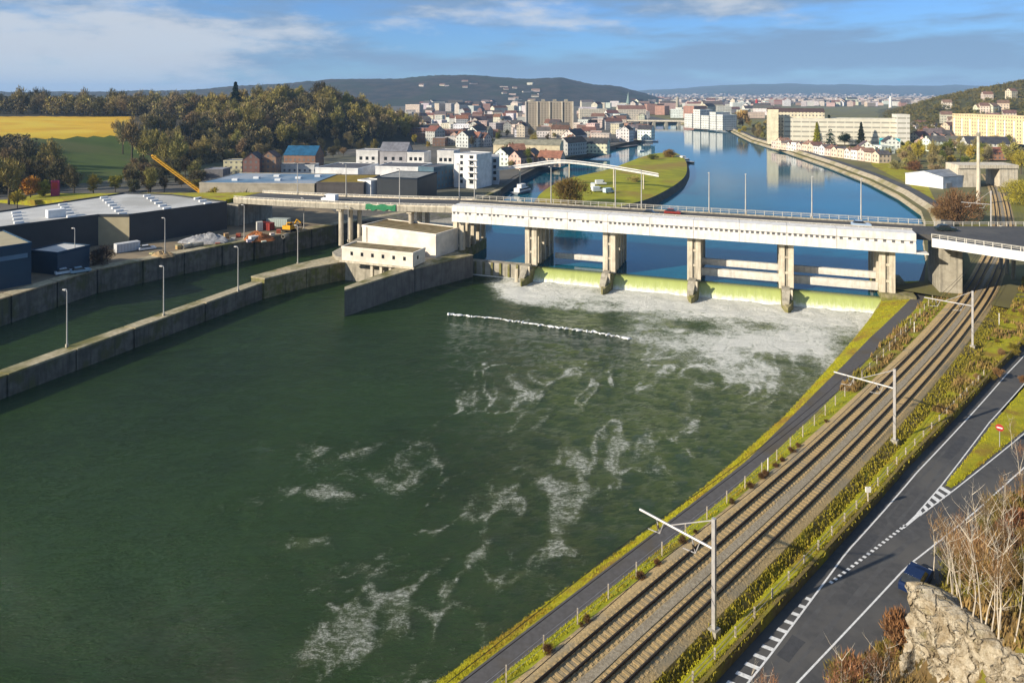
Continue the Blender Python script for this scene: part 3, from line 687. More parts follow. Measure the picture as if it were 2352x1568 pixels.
# ================================================================== THE WEIR BRIDGE
def wbox(mb, s0, s1, t0, t1, z0, z1):
    a, b = (W(s0, 0) + W(s1, 0)) / 2, WE * ((s1 - s0) / 2); c = WO + WE * ((s0 + s1) / 2) + WU * ((t0 + t1) / 2); c.z = z0
    return mb.obox(c, b, WU * ((t1 - t0) / 2), z1 - z0)
bridge = thing('weir_bridge', 'long white weir bridge on pale concrete piers across the river', 'bridge', W(35, 6))
for i, s in enumerate(PIERS):
    mb = MB()                                              # pier body: upstream and downstream cutwaters
    if 0 < i < 5:
        poly = [W(s - 1.3, 17.5), W(s, 20.0), W(s + 1.3, 17.5), W(s + 1.3, -4.2), W(s - 1.3, -4.2)]
        mb.prism([(p.x, p.y) for p in poly], -2, 3.4)
    elif i == 0: wbox(mb, s - 2.0, s + 1.3, -1.5, 18, -2, 6.05)
    else: wbox(mb, s - 1.3, s + 5.5, -1.5, 18, -2, 4.6)
    pier = mb.build('pier', M_MOSSY, bridge)
    if 0 < i < 5:                                           # low cutwater, a stepped block above it and a pale upright at its side
        poly = [W(s - 1.3, -4.21), W(s + 1.3, -4.21), W(s + .5, -7.2), W(s, -8.0), W(s - .5, -7.2)]
        MB().prism([(p.x, p.y) for p in poly], -2, [2.2, 2.2, 1.5, 1.2, 1.5]).build('cutwater', M_MOSSY, pier)
        wbox(MB(), s - 1.15, s + 0.6, -3.9, -0.9, 3.403, 4.3).build('nose_block', M_CONC, pier)
        poly = [W(s - 1.15, -6.6), W(s + .3, -6.6), W(s + .6, -4.23), W(s - 1.15, -4.23)]
        MB().prism([(p.x, p.y) for p in poly], 1.3, [2.0, 2.0, 4.2, 4.2]).build('nose_ramp', M_CONC, pier)
        wbox(MB(), s + 0.7, s + 1.15, -4.6, -4.22, 1.3, 4.4).build('upright', M_PIER, pier)
    zb = 6.052 if i == 0 else 4.602 if i == 5 else 3.402
    for ss in (-1.05, 0.95):                                # twin columns, with recessed webs between
        for t0, t1 in ((0.0, 1.3), (4.0, 5.0), (8.0, 9.0), (12.0, 13.0), (15.8, 16.8)):
            wbox(MB(), s + ss - .62, s + ss + .62, t0, t1, zb, 14.4).build('column', M_PIER, pier)
    wbox(MB(), s - .42, s + .32, 0.35, 0.75, zb, 14.4).build('web', M_CONC, pier)
    for z in (6.9, 10.6): wbox(MB(), s - .42, s + .32, 0.15, 0.34, z, z + .55).build('brace', M_PIER, pier)
    wbox(MB(), s - .4, s + .3, 5.05, 7.95, zb, 8.2).build('winch_wall', M_CONC, pier); wbox(MB(), s - 1.2, s + 1.2, 9.05, 15.7, zb, 6.4).build('machine_plinth', M_CONC, pier)
# sills and the falling water of each bay
def fall(i, s0, s1, crest):
    prof_ = [(2.2, ZH + .02), (1.2, ZH - .05), (0.4, crest), (-0.3, crest - .45), (-0.9, crest - 1.1), (-1.4, crest - 1.8), (-1.8, 0.3), (-2.1, -.3)]
    V, Fc, UV = [], [], []; n = 40
    L = [0]
    for a, b in zip(prof_[:-1], prof_[1:]): L.append(L[-1] + math.hypot(a[0] - b[0], a[1] - b[1]))
    for k in range(n + 1):
        s = s0 + (s1 - s0) * k / n
        for j, (t, z) in enumerate(prof_):
            wob = (float(vnoise(s * 1.3, j * .3, 5)) - .5) * .25 * (j > 2); p = W(s, t + wob, z)
            V.append(tuple(p)); UV.append((s / 25.0, 1 - L[j] / L[-1]))
    m = len(prof_)
    for k in range(n):
        for j in range(m - 1): Fc.append((k * m + j, k * m + j + 1, (k + 1) * m + j + 1, (k + 1) * m + j))
    mb = MB(); mb.v, mb.f = V, Fc; o = mb.build('waterfall', M_FALL, smooth=True); o['kind'] = 'structure'
    uv = o.data.uv_layers.new(name='UVMap')
    for lp in o.data.loops: uv.data[lp.index].uv = UV[lp.vertex_index]
for i in range(1, 5): fall(i, PIERS[i] + 1.3, PIERS[i + 1] - 1.3, 2.8)
def gate(i, bars):
    s0, s1 = PIERS[i] + 1.35, PIERS[i + 1] - 1.35
    for (z0, z1, t0, t1, sa) in bars:
        mb = MB(); n = 9; a0 = s0 + sa                       # curved skin plate: a barrel profile along the bay
        for k in range(n):
            u = k / (n - 1); z = z0 + (z1 - z0) * u; b = math.sin(math.pi * u) * .05
            mb.v += [tuple(W(a0, t0 - b, z)), tuple(W(s1, t0 - b, z))]
        for k in range(n - 1): mb.f.append((2 * k, 2 * k + 1, 2 * k + 3, 2 * k + 2))
        mb.poly([W(a0, t0, z1), W(s1, t0, z1), W(s1, t1, z1), W(a0, t1, z1)]); mb.poly([W(a0, t1, z0), W(s1, t1, z0), W(s1, t1, z1), W(a0, t1, z1)]); mb.poly([W(a0, t0, z0), W(a0, t1, z0), W(s1, t1, z0), W(s1, t0, z0)])
        mb.build('gate_beam', M_GATE, bridge)
gate(1, [(4.0, 5.4, 8.5, 9.5, 3.0)])
gate(3, [(6.15, 7.7, 6.0, 7.0, 0), (3.9, 5.7, 4.0, 5.2, 0)])
gate(4, [(6.15, 7.7, 6.0, 7.0, 0), (3.9, 5.7, 4.0, 5.2, 0)])
# the leftmost bay: closed concrete sill with stained openings, thin foam at its foot
mb = MB(); wbox(mb, PIERS[0] + 1.3, PIERS[1] - 1.3, -1.0, 1.6, -1, 3.6); sill = mb.build('closed_sill', M_CONC, bridge)
for k in range(7):
    s = PIERS[0] + 3.2 + k * 2.45; wbox(MB(), s - .28, s + .28, -1.35, -1.0, .2, 3.75).build('buttress', M_MOSSY, sill)
wbox(MB(), PIERS[1] - 3.0, PIERS[1] - 2.2, -4.6, -4.0, -1, 3.4).build('dolphin_post', M_PIER, bridge)
mb = MB().poly([W(PIERS[0] + 1.6, -2.4, .12), W(PIERS[1] - 2, -2.4, .12), W(PIERS[1] - 2, -1.36, .14), W(PIERS[0] + 1.6, -1.36, .14)])
o = mb.build('sill_foam', mat('foam', (0.75, 0.74, 0.68), (0.45, 0.46, 0.40), 1.5, 0.8, 0.5)); o['kind'] = 'structure'
M_LOUVRE = mat('louvre_grey', (.13, .13, .135), (.09, .09, .095), 2, .6)
# white machine gallery: one panel a bay half, with a row of louvre openings
ends = [-22.6] + [PIERS[0] + 10.7 * k for k in range(1, 10)] + [91.0]
ZB, ZT = 14.4, 18.75
for k in range(len(ends) - 1):
    a, b = ends[k] + .04, ends[k + 1] - .04
    mb = MB()
    wbox(mb, a, b, -1.9, 2.6, ZB, 16.4); wbox(mb, a, b, -1.6, 2.6, 16.4, 17.1); wbox(mb, a, b, -1.9, 2.6, 17.1, ZT)
    pan = mb.build('girder_panel', M_WHITE, bridge)
    n = 9 if k else 10
    for j in range(n):
        c = a + (b - a) * (j + .5) / n
        if k < 4 and j % 3 == 2: continue
        wbox(MB(), c - .32, c + .32, -1.66, -1.6, 16.46, 17.04).build('louvre', M_LOUVRE, pan)
    wbox(MB(), a, b, -2.02, -1.9, ZB - .12, ZB + .12).build('drip_edge', M_WHITE, pan)
wbox(MB(), 90.6, 93.4, -1.95, 1.0, 14.2, 14.55).build('end_ledge', M_WHITE, bridge)
wbox(MB(), -22.6, 96, 2.65, 14.0, 16.6, 17.9).build('road_deck', M_ASPH, bridge)
wbox(MB(), -22.6, 96, 14.0, 14.5, 16.4, 18.3).build('kerb_beam', M_CONC, bridge)
def railing(parent, A, B, z0, hgt, step, m, name='railing'):
    A, B = Vector(A), Vector(B); L = (B - A).length; r = MB()
    for h in (.45, .8, 1.0): r.tube([A + Vector((0, 0, z0 + hgt * h)), B + Vector((0, 0, z0 + hgt * h))], .05, 4)
    o = r.build(name, m, parent); p = MB()
    for k in range(int(L / step) + 1):
        c = A + (B - A) * (k * step / L); c.z = z0; d = (B - A).normalized(); p.obox(c, d * .06, Vector((-d.y, d.x, 0)) * .06, hgt)
    q = p.build('posts', m, o); q['kind'] = 'stuff'; return o
M_RAILING = mat('railing_concrete', (0.60, 0.57, 0.50), (0.46, 0.43, 0.37), 2, 0.8)
railing(bridge, W(-22, 14.25), W(96, 14.25), 18.3, 1.1, 2.2, M_RAILING)
railing(bridge, W(-22, 2.4), W(91, 2.4), ZT, .35, 3.0, M_RAILING)

# ---- left approach viaduct
via = thing('approach_viaduct', 'beige concrete road viaduct on slim pillars over the lock', 'viaduct', W(-55, 8, 6))
def via_z(s): return float(np.interp(s, [-112, -22.6], [14.6, 17.9]))
VS = np.linspace(-108, -22.7, 18); bend = lambda s: 0.0012 * (s + 22) ** 2
def via_sheet(t0, z0, t1, z1): return MB().sheet([W(s, t0 + bend(s), via_z(s) + z0) for s in VS], [W(s, t1 + bend(s), via_z(s) + z1) for s in VS], 1)
mb = MB()
for (t0, z0, t1, z1) in ((0, 0, 14.5, 0), (0, -1.5, 14.5, -1.5), (0, 0, 0, -1.5), (14.5, 0, 14.5, -1.5)): mb.v, mb.f = (lambda q: (mb.v + q.v, mb.f + [tuple(i + len(mb.v) for i in f) for f in q.f]))(via_sheet(t0, z0, t1, z1))
mb.build('deck', M_CONC, via)
via_sheet(.6, .02, 13.9, .02).build('carriageway', M_ASPH, via)
def via_wall(t, z0, z1, m, name, th=.25):
    mb = MB()
    for a, b in zip(VS[:-1], VS[1:]):
        pass
    A = [W(s, t + bend(s), via_z(s) + z0) for s in VS]; B = [W(s, t + bend(s), via_z(s) + z1) for s in VS]; C = [W(s, t + th + bend(s), via_z(s) + z1) for s in VS]; D = [W(s, t + th + bend(s), via_z(s) + z0) for s in VS]
    mb.sheet(A, B); mb.sheet(B, C); mb.sheet(C, D); return mb.build(name, m, via)
via_wall(0.05, .0, .35, M_PIER, 'kerb'); via_wall(14.2, .0, .35, M_PIER, 'kerb')
for t in (.15, 14.3):
    via_wall(t, .75, .9, M_RAILING, 'handrail', .12); via_wall(t, .45, .55, M_RAILING, 'handrail', .12)
    p = MB()
    for s in np.linspace(-107, -23, 38): c = W(s, t + .06 + bend(s), via_z(s)); p.obox(c, WE * .09, WU * .06, .9)
    q = p.build('posts', M_RAILING, via); q['kind'] = 'stuff'
for s in (-37.5, -62.5, -64.5 + 1.0):
    if s == -63.5: continue
    for t in (2.0, 7.2, 12.4):
        MB().tube([W(s, t + bend(s), 3.5), W(s, t + bend(s), via_z(s) - 1.5)], .75, 12).build('pillar', M_PIER, via)
    c = W(s, 7.2 + bend(s), via_z(s) - 2.2); MB().obox(c, WE * .8, WU * 6.6, .7).build('pier_cap', M_PIER, via)
MB().obox(W(-107, 7 + bend(-107), 5.8), WE * 2.5, WU * 8.5, via_z(-107) - 7.4).build('abutment', M_CONC, via)
net = MB()
net.sheet([W(s, -.2 + bend(s), via_z(s) + .3 + .25 * math.sin(i * 1.7)) for i, s in enumerate(np.linspace(-52, -41.5, 9))], [W(s, -.35 + bend(s), via_z(s) - 1.3 + .35 * math.sin(i * 2.3)) for i, s in enumerate(np.linspace(-52, -41.5, 9))], 3)
n_ = net.build('netting', M_GREEN); tag(n_, 'green protective netting hung on the viaduct edge', 'netting')
# embankment at the viaduct's far end
e0, e1, e2, e3 = W(-109.6, -2 + bend(-109)), W(-109.6, 16 + bend(-109)), W(-230, 34), W(-230, 14)
struct(MB().prism([(e0.x, e0.y), (e1.x, e1.y), (e2.x, e2.y), (e3.x, e3.y)], 5.5, [14.5, 14.5, 7, 7]), 'road_embankment', M_GRASS)

# ---- right approach: the deck flares towards the bank road
ramp = thing('approach_ramp', 'pale concrete bridge ramp flaring over the railway', 'bridge ramp', T(170, 0, 5))
near = [W(96, 1.0), G(2140, 552, 17.4), G(2220, 566, 17.2), G(2352, 588, 17.0), G(2500, 612, 16.8)]
farl = [W(96, 14.5), G(2170, 519, 17.9), G(2250, 520, 17.8), G(2352, 521, 17.7), G(2560, 522, 17.6)]
near = [Vector((p.x, p.y, 17.8)) for p in near]; farl = [Vector((p.x, p.y, 17.8)) for p in farl]
mb = MB(); mb.sheet(near, farl, 3); mb.sheet([p - Vector((0, 0, 1.5)) for p in farl], [p - Vector((0, 0, 1.5)) for p in near], 1); mb.sheet(farl, [p - Vector((0, 0, 1.5)) for p in farl], 1)
mb.build('deck', M_ASPH, ramp)
off = Vector((-.25, -.45, 0))
mb = MB(); mb.sheet([p + off + Vector((0, 0, -1.75)) for p in near[1:]], [p + off + Vector((0, 0, .15)) for p in near[1:]], 1); mb.sheet([p + off + Vector((0, 0, .15)) for p in near[1:]], [p + Vector((0, 0, .15)) for p in near[1:]], 1); mb.sheet([p + off + Vector((0, 0, -1.75)) for p in near[1:]], [p + Vector((0, 0, -1.75)) for p in near[1:]], 1)
mb.build('fascia_beam', M_WHITE, ramp)
for k in range(1, 4):
    railing(ramp, (near[k].x, near[k].y, 0), (near[k + 1].x, near[k + 1].y, 0), 17.9, .95, 1.6, M_RAILING)
    railing(ramp, (farl[k].x, farl[k].y, 0), (farl[k + 1].x, farl[k + 1].y, 0), 17.9, 1.0, 2.2, M_RAILING)
railing(ramp, (farl[0].x, farl[0].y, 0), (farl[1].x, farl[1].y, 0), 17.9, 1.0, 2.2, M_RAILING)
for x, y in ((2206, 655), (2328, 640)):
    p = G(x, y, 5.0)
    for dx in (0, 4.5, 9.0): MB().tube([p + WU * dx, p + WU * dx + Vector((0, 0, 11.3))], .45, 10).build('pillar', M_CONC, ramp)
mb = MB(); q0, q1 = T(150, -24, 4.9), T(176, -18, 4.9)
struct(MB().prism([(W(96.5, 3).x, W(96.5, 3).y), (W(101, 3).x, W(101, 3).y), (W(101, 14).x, W(101, 14).y), (W(96.5, 14).x, W(96.5, 14).y)], 4.5, 16.2), 'abutment_bank', M_CONC)

# ---- street lamps
def lamp_proto(hgt, arm, name, label, group, heads=1, rad=.14):
    r = thing(name, label, 'street lamp', (0, 0, 0), 0, group)
    MB().tube([(0, 0, -.3), (0, 0, hgt * .5), (0, 0, hgt)], [rad, rad * .8, rad * .55], 8).build('pole', M_POLE, r, local=True)
    for sg in ([1] if heads == 1 else [1, -1]):
        MB().tube([(0, 0, hgt - .1), (arm * .6 * sg, 0, hgt + .12), (arm * sg, 0, hgt + .15)], [.08, .07, .06], 6).build('arm', M_POLE, r, local=True)
        MB().box(min(arm * sg, (arm + .9) * sg), max(arm * sg, (arm + .9) * sg), -.2, .2, hgt + .08, hgt + .26).build('lamp_head', M_POLE, r, local=True)
    MB().obox((0, 0, -.3), (.22, 0), (0, .22), .7).build('base', M_CONC, r, local=True)
    return r
lp = None
for k, (xb, yb, zb, lab) in enumerate([
        (154, 795, 4.0, 'grey lamp post on the lock wall, nearest the frame edge'),
        (376, 725, 4.0, 'second grey lamp post along the lock wall'),
        (547, 668, 4.2, 'third grey lamp post along the lock wall'),
        (684, 606, 4.8, 'lamp post at the raised end of the lock wall'),
        (172, 618, 6.0, 'lamp post with white head beside the small blue shed'),
        (379, 587, 6.0, 'lamp post on the quay before the dark warehouse'),
        (561, 548, 6.0, 'lamp post on the quay by the orange heap'),
        (698, 528, 6.0, 'lamp post on the quay before the viaduct pillars'),
        (800, 553, 6.0, 'lamp post beside the powerhouse on the lock side')]):
    if lp is None: lp = lamp_proto(10.0, .35, 'lamp_post', lab, 'lamps along the lock'); o = lp
    else: o = copy_tree(lp); o['label'] = lab
    o.location = G(xb, yb, zb); o.rotation_euler.z = R(150)
lp2 = None
spots = [(684, 456, 0), (795, 452, 0), (918, 470, 1), (1055, 463, 0), (1090, 466, 0), (1265, 471, 0), (1414, 476, 0), (1474, 486, 0), (1628, 487, 0), (1712, 491, 0), (1866, 500, 0), (1977, 510, 0)]
names = ['tall lamp at the far end of the viaduct', 'tall lamp on the viaduct behind the white van', 'tall lamp on the near viaduct kerb by the green netting', 'tall lamp on the bridge above the white girder end',
         'tall lamp just past the white girder end', 'tall lamp on the bridge before the brown island tree', 'tall lamp on the bridge before the parked island vans', 'tall lamp on the bridge at the island shore',
         'tall lamp on the bridge, first one over open water', 'tall lamp on the bridge, second one over open water', 'tall lamp on the bridge, third one over open water', 'tall lamp on the bridge, last one before the right bank']
for (x, yb, nr), lab in zip(spots, names):
    if lp2 is None: lp2 = lamp_proto(10.5, 1.0, 'bridge_lamp', lab, 'tall lamps on the bridge', 1, .17); o = lp2
    else: o = copy_tree(lp2); o['label'] = lab
    # stand on the kerb: march along the picture column to the kerb line of the deck
    best = min(((abs(proj(*W(s, (0.4 if nr else 14.2) + (bend(s) if s < -22 else 0), 18.0))[0] - x)), s) for s in np.arange(-108, 95, .25))[1]
    p = W(best, (0.4 if nr else 14.2) + (bend(best) if best < -22 else 0), via_z(best) + .3 if best < -22.6 else 18.3); o.location = p; o.rotation_euler.z = math.atan2(WU.y, WU.x) + R(180)

# ================================================================== LOCK, POWERHOUSE, GUIDE WALLS
def wall_thing(name, label, cat, L, Rr, zt, zb=-2.0, m=M_CONC_DARK, cop=True, joints=14.0):
    """wall between two polylines (left / right edge), with a coping and recessed joints"""
    base = Vector((L[0][0], L[0][1], 0))
    r = thing(name, label, cat, (base.x, base.y, 0))
    zt = zt if isinstance(zt, list) else [zt] * len(L)
    A = [Vector((p[0], p[1], 0)) for p in L]; B = [Vector((p[0], p[1], 0)) for p in Rr]
    # cut into panels of about `joints` metres, each proud of a narrow gap
    for i in range(len(A) - 1):
        n = max(1, round((B[i + 1] - B[i]).length / joints))
        for k in range(n):
            u0, u1 = k / n + .006, (k + 1) / n - .006
            z0, z1 = zt[i] + (zt[i + 1] - zt[i]) * u0, zt[i] + (zt[i + 1] - zt[i]) * u1
            q = [A[i].lerp(A[i + 1], u0), B[i].lerp(B[i + 1], u0), B[i].lerp(B[i + 1], u1), A[i].lerp(A[i + 1], u1)]
            MB().prism([(p.x, p.y) for p in q], zb, [z0 - .35, z0 - .35, z1 - .35, z1 - .35]).build('wall_panel', m, r)
            if cop:
                ex = [(q[0] - q[1]).normalized() * .12, (q[1] - q[0]).normalized() * .12, (q[2] - q[3]).normalized() * .12, (q[3] - q[2]).normalized() * .12]
                q2 = [p + e for p, e in zip(q, ex)]
                MB().prism([(p.x, p.y) for p in q2], [z0 - .348, z0 - .348, z1 - .348, z1 - .348], [z0, z0, z1, z1]).build('coping', M_COPING, r)
    return r
Rl = [(-95.5, 85), (-83.2, 112.6), (-74.2, 134), (-60.6, 166)]
Ll = [(x - 2.6, y + .9) for x, y in Rl]
wall_thing('lock_wall', 'long low stained concrete wall dividing the lock approach from the river', 'wall', Ll, Rl, [3.7, 3.8, 4.0, 4.2], m=M_CONC_DARK)
Rl2 = [(-60.4, 166.4), (-53, 176), (-43.5, 184.5)]; Ll2 = [(-64.3, 168.2), (-57.5, 180), (-49, 190)]
wall_thing('lock_wall', 'higher mossy end of the lock wall beside the powerhouse', 'wall', Ll2, Rl2, 5.0, m=M_MOSSY, joints=7)
tip = G(787, 728, 0)
Rg = [(tip.x + .3, tip.y), (-24.5, 172.2), (-10.6, 186.5)]; Lg = [(tip.x - .2, tip.y + 2.2), (-28.0, 174.5), (-15.5, 189.5)]
wall_thing('guide_wall', 'tall grey concrete guide wall jutting into the river below the powerhouse', 'wall', Lg, Rg, 6.05, m=mat('grey_concrete', (0.20, 0.185, 0.165), (0.135, 0.125, 0.11), 0.5, 0.9, 0.4, streak=0.55), joints=16)
# quay on the far side of the lock
qb = [(x - 2, y + 2) for x, y in QUAY]
wall_thing('quay_wall', 'dark stained quay wall along the warehouse yard', 'wall', [(x - 3, y + 1.5) for x, y in QUAY] , QUAY, 6.05, joints=11)
wall_thing('quay_wall', 'quay wall passing under the road viaduct', 'wall', [(-55, 240), (-33, 264), (-15, 292), (-8, 314)], [(-52.4, 238), (-30, 262), (-12, 290), (-5.2, 313.6)], 6.05, joints=12)
# lock island under the powerhouse
li = [(-47.5, 184.5), (-25.2, 174.6), (-14.8, 190.5), (W(-22.4, 0).x, W(-22.4, 0).y), (W(-22.4, 16).x, W(-22.4, 16).y), (-14, 246), (-33, 240), (-46, 215), (-50, 190)]
struct(MB().prism(li, -2, 5.98), 'lock_island', M_CONC)
struct(MB().prism([(-57, 236), (-30, 236), (-16, 246), (-25, 268), (-52, 250)], -2, 5.99), 'lock_head', M_CONC_DARK)

def house_parts(r, w, d, h, roof, col, rcol, wallm=M_FACADE, roofm=M_ROOF, over=.25, ridge_x=None, rh=None, chim=False, par=.35):
    mb = MB(); v = mb.v; f = mb.f
    v += [(0, 0, 0), (w, 0, 0), (w, d, 0), (0, d, 0), (0, 0, h), (w, 0, h), (w, d, h), (0, d, h)]
    f += [(0, 1, 5, 4), (1, 2, 6, 5), (2, 3, 7, 6), (3, 0, 4, 7)]
    if roof == 'flat':
        f.append((4, 5, 6, 7)); wl = mb.build('wall', wallm, r, local=True); wl.color = col + (1,)
        m2 = MB().box(.02, w - .02, .02, d - .02, h + .003, h + .12); ro = m2.build('roof', roofm, r, local=True); ro.color = rcol + (1,)
        m3 = MB().box(-.1, w + .1, -.1, .2, h - .3, h + par).box(-.1, w + .1, d - .2, d + .1, h - .3, h + par).box(-.1, .2, .2, d - .2, h - .3, h + par).box(w - .2, w + .1, .2, d - .2, h - .3, h + par)
        pa = m3.build('parapet', M_PLAIN, ro, local=True); pa.color = tuple(min(1, c * 1.05) for c in col) + (1,)
    else:
        rx = (w >= d) if ridge_x is None else ridge_x; rh = rh or .38 * min(w, d)
        if rx: v += [(0, d / 2, h + rh), (w, d / 2, h + rh)]; f += [(3, 0, 4, 8, 7), (1, 2, 6, 9, 5)]; f.remove((3, 0, 4, 7)); f.remove((1, 2, 6, 5))
        else: v += [(w / 2, 0, h + rh), (w / 2, d, h + rh)]; f += [(0, 1, 5, 8, 4), (2, 3, 7, 9, 6)]; f.remove((0, 1, 5, 4)); f.remove((2, 3, 7, 6))
        wl = mb.build('wall', wallm, r, local=True); wl.color = col + (1,)
        o_, t = over, .18; sl = rh / ((d if rx else w) / 2); m2 = MB()
        for sg in (0, 1):
            if rx:
                y0, y1 = (-o_, d / 2) if not sg else (d + o_, d / 2)
                P = [(-o_, y0, h - o_ * sl + .02), (w + o_, y0, h - o_ * sl + .02), (w + o_, y1, h + rh + .02), (-o_, y1, h + rh + .02)]
            else:
                x0, x1 = (-o_, w / 2) if not sg else (w + o_, w / 2)
                P = [(x0, -o_, h - o_ * sl + .02), (x0, d + o_, h - o_ * sl + .02), (x1, d + o_, h + rh + .02), (x1, -o_, h + rh + .02)]
            n = len(m2.v); m2.v += P + [(a, b, c + t) for a, b, c in P]
            m2.f += [(n, n + 1, n + 2, n + 3), (n + 7, n + 6, n + 5, n + 4)] + [(n + i, n + (i + 1) % 4, n + 4 + (i + 1) % 4, n + 4 + i) for i in range(4)]
        ro = m2.build('roof', roofm, r, local=True); ro.color = rcol + (1,)
        if chim:
            cx, cy = (w * .25, d / 2) if rx else (w / 2, d * .25)
            c = MB().box(cx - .4, cx + .4, cy - .3, cy + .3, h + rh - .5, h + rh + 1.0).build('chimney', M_PLAIN, ro, local=True); c.color = (.25, .12, .08, 1)
    return wl, ro
def bld(name, label, cat, P0, P1, d, h, col, rcol, roof='flat', group=None, **k):
    P0, P1 = Vector(P0), Vector(P1); e = P1 - P0; w_ = math.hypot(e.x, e.y)
    r = thing(name, label, cat, P0, math.atan2(e.y, e.x), group); house_parts(r, w_, d, h, roof, col, rcol, **k); r['w'] = w_; return r, w_
def add_windows(r, w, cols, rows, z0, dz, ww, wh, x0=None, x1=None, y=0.0, m=None, name='window'):
    x0 = x0 if x0 is not None else w * .08; x1 = x1 if x1 is not None else w * .92; me = None
    for j in range(rows):
        for i in range(cols):
            x = x0 + (x1 - x0) * (i + .5) / cols
            if me is None:
                o = MB().box(-ww / 2, ww / 2, -.06, .0, 0, wh).build(name, m or M_WIN, r, local=True); me = o.data
            else: o = link(name, me, None, r)
            o.location = (x, y, z0 + j * dz)

# powerhouse: tall pale hall and the lower wing on stilts with six windows
ph, wd_ = bld('powerhouse', 'large windowless cream powerhouse hall beside the weir', 'building', G(832, 567, 6), G(1001, 592, 6), 11, 6.0, (.80, .72, .62), (.20, .16, .09), wallm=M_PLAIN, roofm=M_MOSSROOF)
MB().box(1.6, 1.9, -.12, 0, 0, 6.0).build('downpipe', M_CONC, ph, local=True)
pc = MB().box(0, 3.6, 0, 1.6, 0, 1.9).build('brick_hut', M_PLAIN, None, local=True); pc.color = (.40, .20, .12, 1)
hut = thing('brick_hut', 'small reddish brick hut against the powerhouse wall', 'hut', G(928, 590, 6), math.atan2(G(1001, 592, 6).y - G(832, 567, 6).y, G(1001, 592, 6).x - G(832, 567, 6).x))
pc.parent = hut; pc.name = 'wall'
hr = MB().box(-.3, 3.9, -.4, 1.7, 1.9, 2.2).build('roof', M_PLAIN, hut, local=True); hr.color = (.30, .11, .06, 1)
wg, wd_ = bld('powerhouse_wing', 'low cream wing with a row of small square windows above the water', 'building', G(785, 597, 6.4), G(948, 614, 6.4), 6.5, 3.3, (.80, .72, .60), (.18, .14, .05), wallm=M_PLAIN, roofm=M_MOSSROOF)
add_windows(wg, wd_, 6, 1, 1.5, 0, .75, .95, 1.5, wd_ - .8)
for k in range(5):
    MB().box(wd_ * (.42 + .13 * k) - .35, wd_ * (.42 + .13 * k) + .35, .3, 1.0, -6.5, -.02).build('stilt', M_PIER, wg, local=True)
sidew = MB().box(wd_ - .02, wd_ + .05, 2.2, 2.9, 1.5, 2.4).build('window', M_WIN, wg, local=True)
MB().box(-.5, wd_ + .4, -.35, .15, -.45, -.02).build('ledge', M_PIER, wg, local=True)

# floating boom: a line of white floats on the tailwater
boom = thing('floating_boom', 'line of white floats strung across the tailwater below the weir', 'float line', G(1235, 742, 0))
fa = [G(1030, 721, .1), G(1150, 733, .1), G(1260, 749, .1), G(1360, 762, .1), G(1445, 778, .1)]
cl = catmull([(p.x, p.y) for p in [fa[0]] + fa + [fa[-1]]], 16); me = None
for k in range(0, len(cl) - 1):
    x, y = cl[k]; q = MB()
    if me is None:
        n = 6
        for a in range(n + 1):
            th = math.pi * a / n
            for b in range(8): ph_ = 6.283 * b / 8; q.v.append((.62 * math.sin(th) * math.cos(ph_), .34 * math.sin(th) * math.sin(ph_), .30 * math.cos(th)))
        for a in range(n):
            for b in range(8): q.f.append((a * 8 + b, a * 8 + (b + 1) % 8, (a + 1) * 8 + (b + 1) % 8, (a + 1) * 8 + b))
        o = q.build('float', M_SKYLIGHT, boom, local=True, smooth=True); me = o.data
    else: o = link('float', me, None, boom)
    o.location = Vector((x, y, .12)) - boom.location + Vector((random.uniform(-.15, .15), random.uniform(-.3, .3), 0)); o.rotation_euler.z = random.uniform(0, 3); sc = random.choice([.45, .6, .8, .95, 1.15]); o.scale = (sc * 1.3, sc * .8, sc * .6)
MB().tube([(x, y, .1) for x, y in cl], .06, 4).build('cable', M_GATE, boom)

# ================================================================== LEFT YARD
D1, D2 = Vector((.665, .747, 0)), Vector((-.747, .665, 0))
wp = [(-158, 150), (-134.7, 179.6), (-120, 198), (-111, 198), (-92.5, 221.5), (-118, 237), (-137, 241), (-152, 205), (-178, 160)]
ware = thing('warehouse', 'huge dark clad warehouse with a pale flat roof on the quay', 'warehouse', (-120, 205, 6))
def wall_seg(mb, a, b, z0, z1):
    mb.poly([(a[0], a[1], z0), (b[0], b[1], z0), (b[0], b[1], z1), (a[0], a[1], z1)])
for i in range(len(wp)):
    mb = MB(); wall_seg(mb, wp[i], wp[(i + 1) % len(wp)], 6, 14.7); mb.build('wall', M_BEIGECLAD if i == 2 else M_DARKCLAD, ware)  # the sunlit face gets the paler colour, its light painted in
rf = MB().poly([(x, y, 14.6) for x, y in wp]).build('roof', M_ROOFPALE, ware)
for i in range(len(wp)):
    a, b = Vector(wp[i] + (0,)), Vector(wp[(i + 1) % len(wp)] + (0,)); c = (a + b) / 2; c.z = 14.3; d = (b - a) / 2
    MB().obox(c, d, Vector((-d.y, d.x, 0)).normalized() * .16, .75).build('parapet', M_DARKCLAD, rf)
me = None
for i in range(-9, 9):
    for j in range(-6, 9):
        p = Vector((-118, 205, 0)) + D1 * (i * 12.5 + j * 1.2) + D2 * (j * 6.4)
        if not in_poly(p.x, p.y, wp): continue
        if min((Vector((a[0], a[1], 0)) - p).length for a in wp) < 3: continue
        if me is None: o = MB().obox((0, 0, 0), D1 * 1.1, D2 * .5, .6).build('skylight', M_SKYLIGHT, ware, local=True); me = o.data
        else: o = link('skylight', me, None, ware)
        o.location = Vector((p.x, p.y, 14.61)) - ware.location; o.rotation_euler.z = random.uniform(-.05, .05)
MB().obox(Vector((-131, 196, 14.61)), D1 * 2.2, D2 * 1.3, 2.2).build('roof_plant', M_SKYLIGHT, ware)
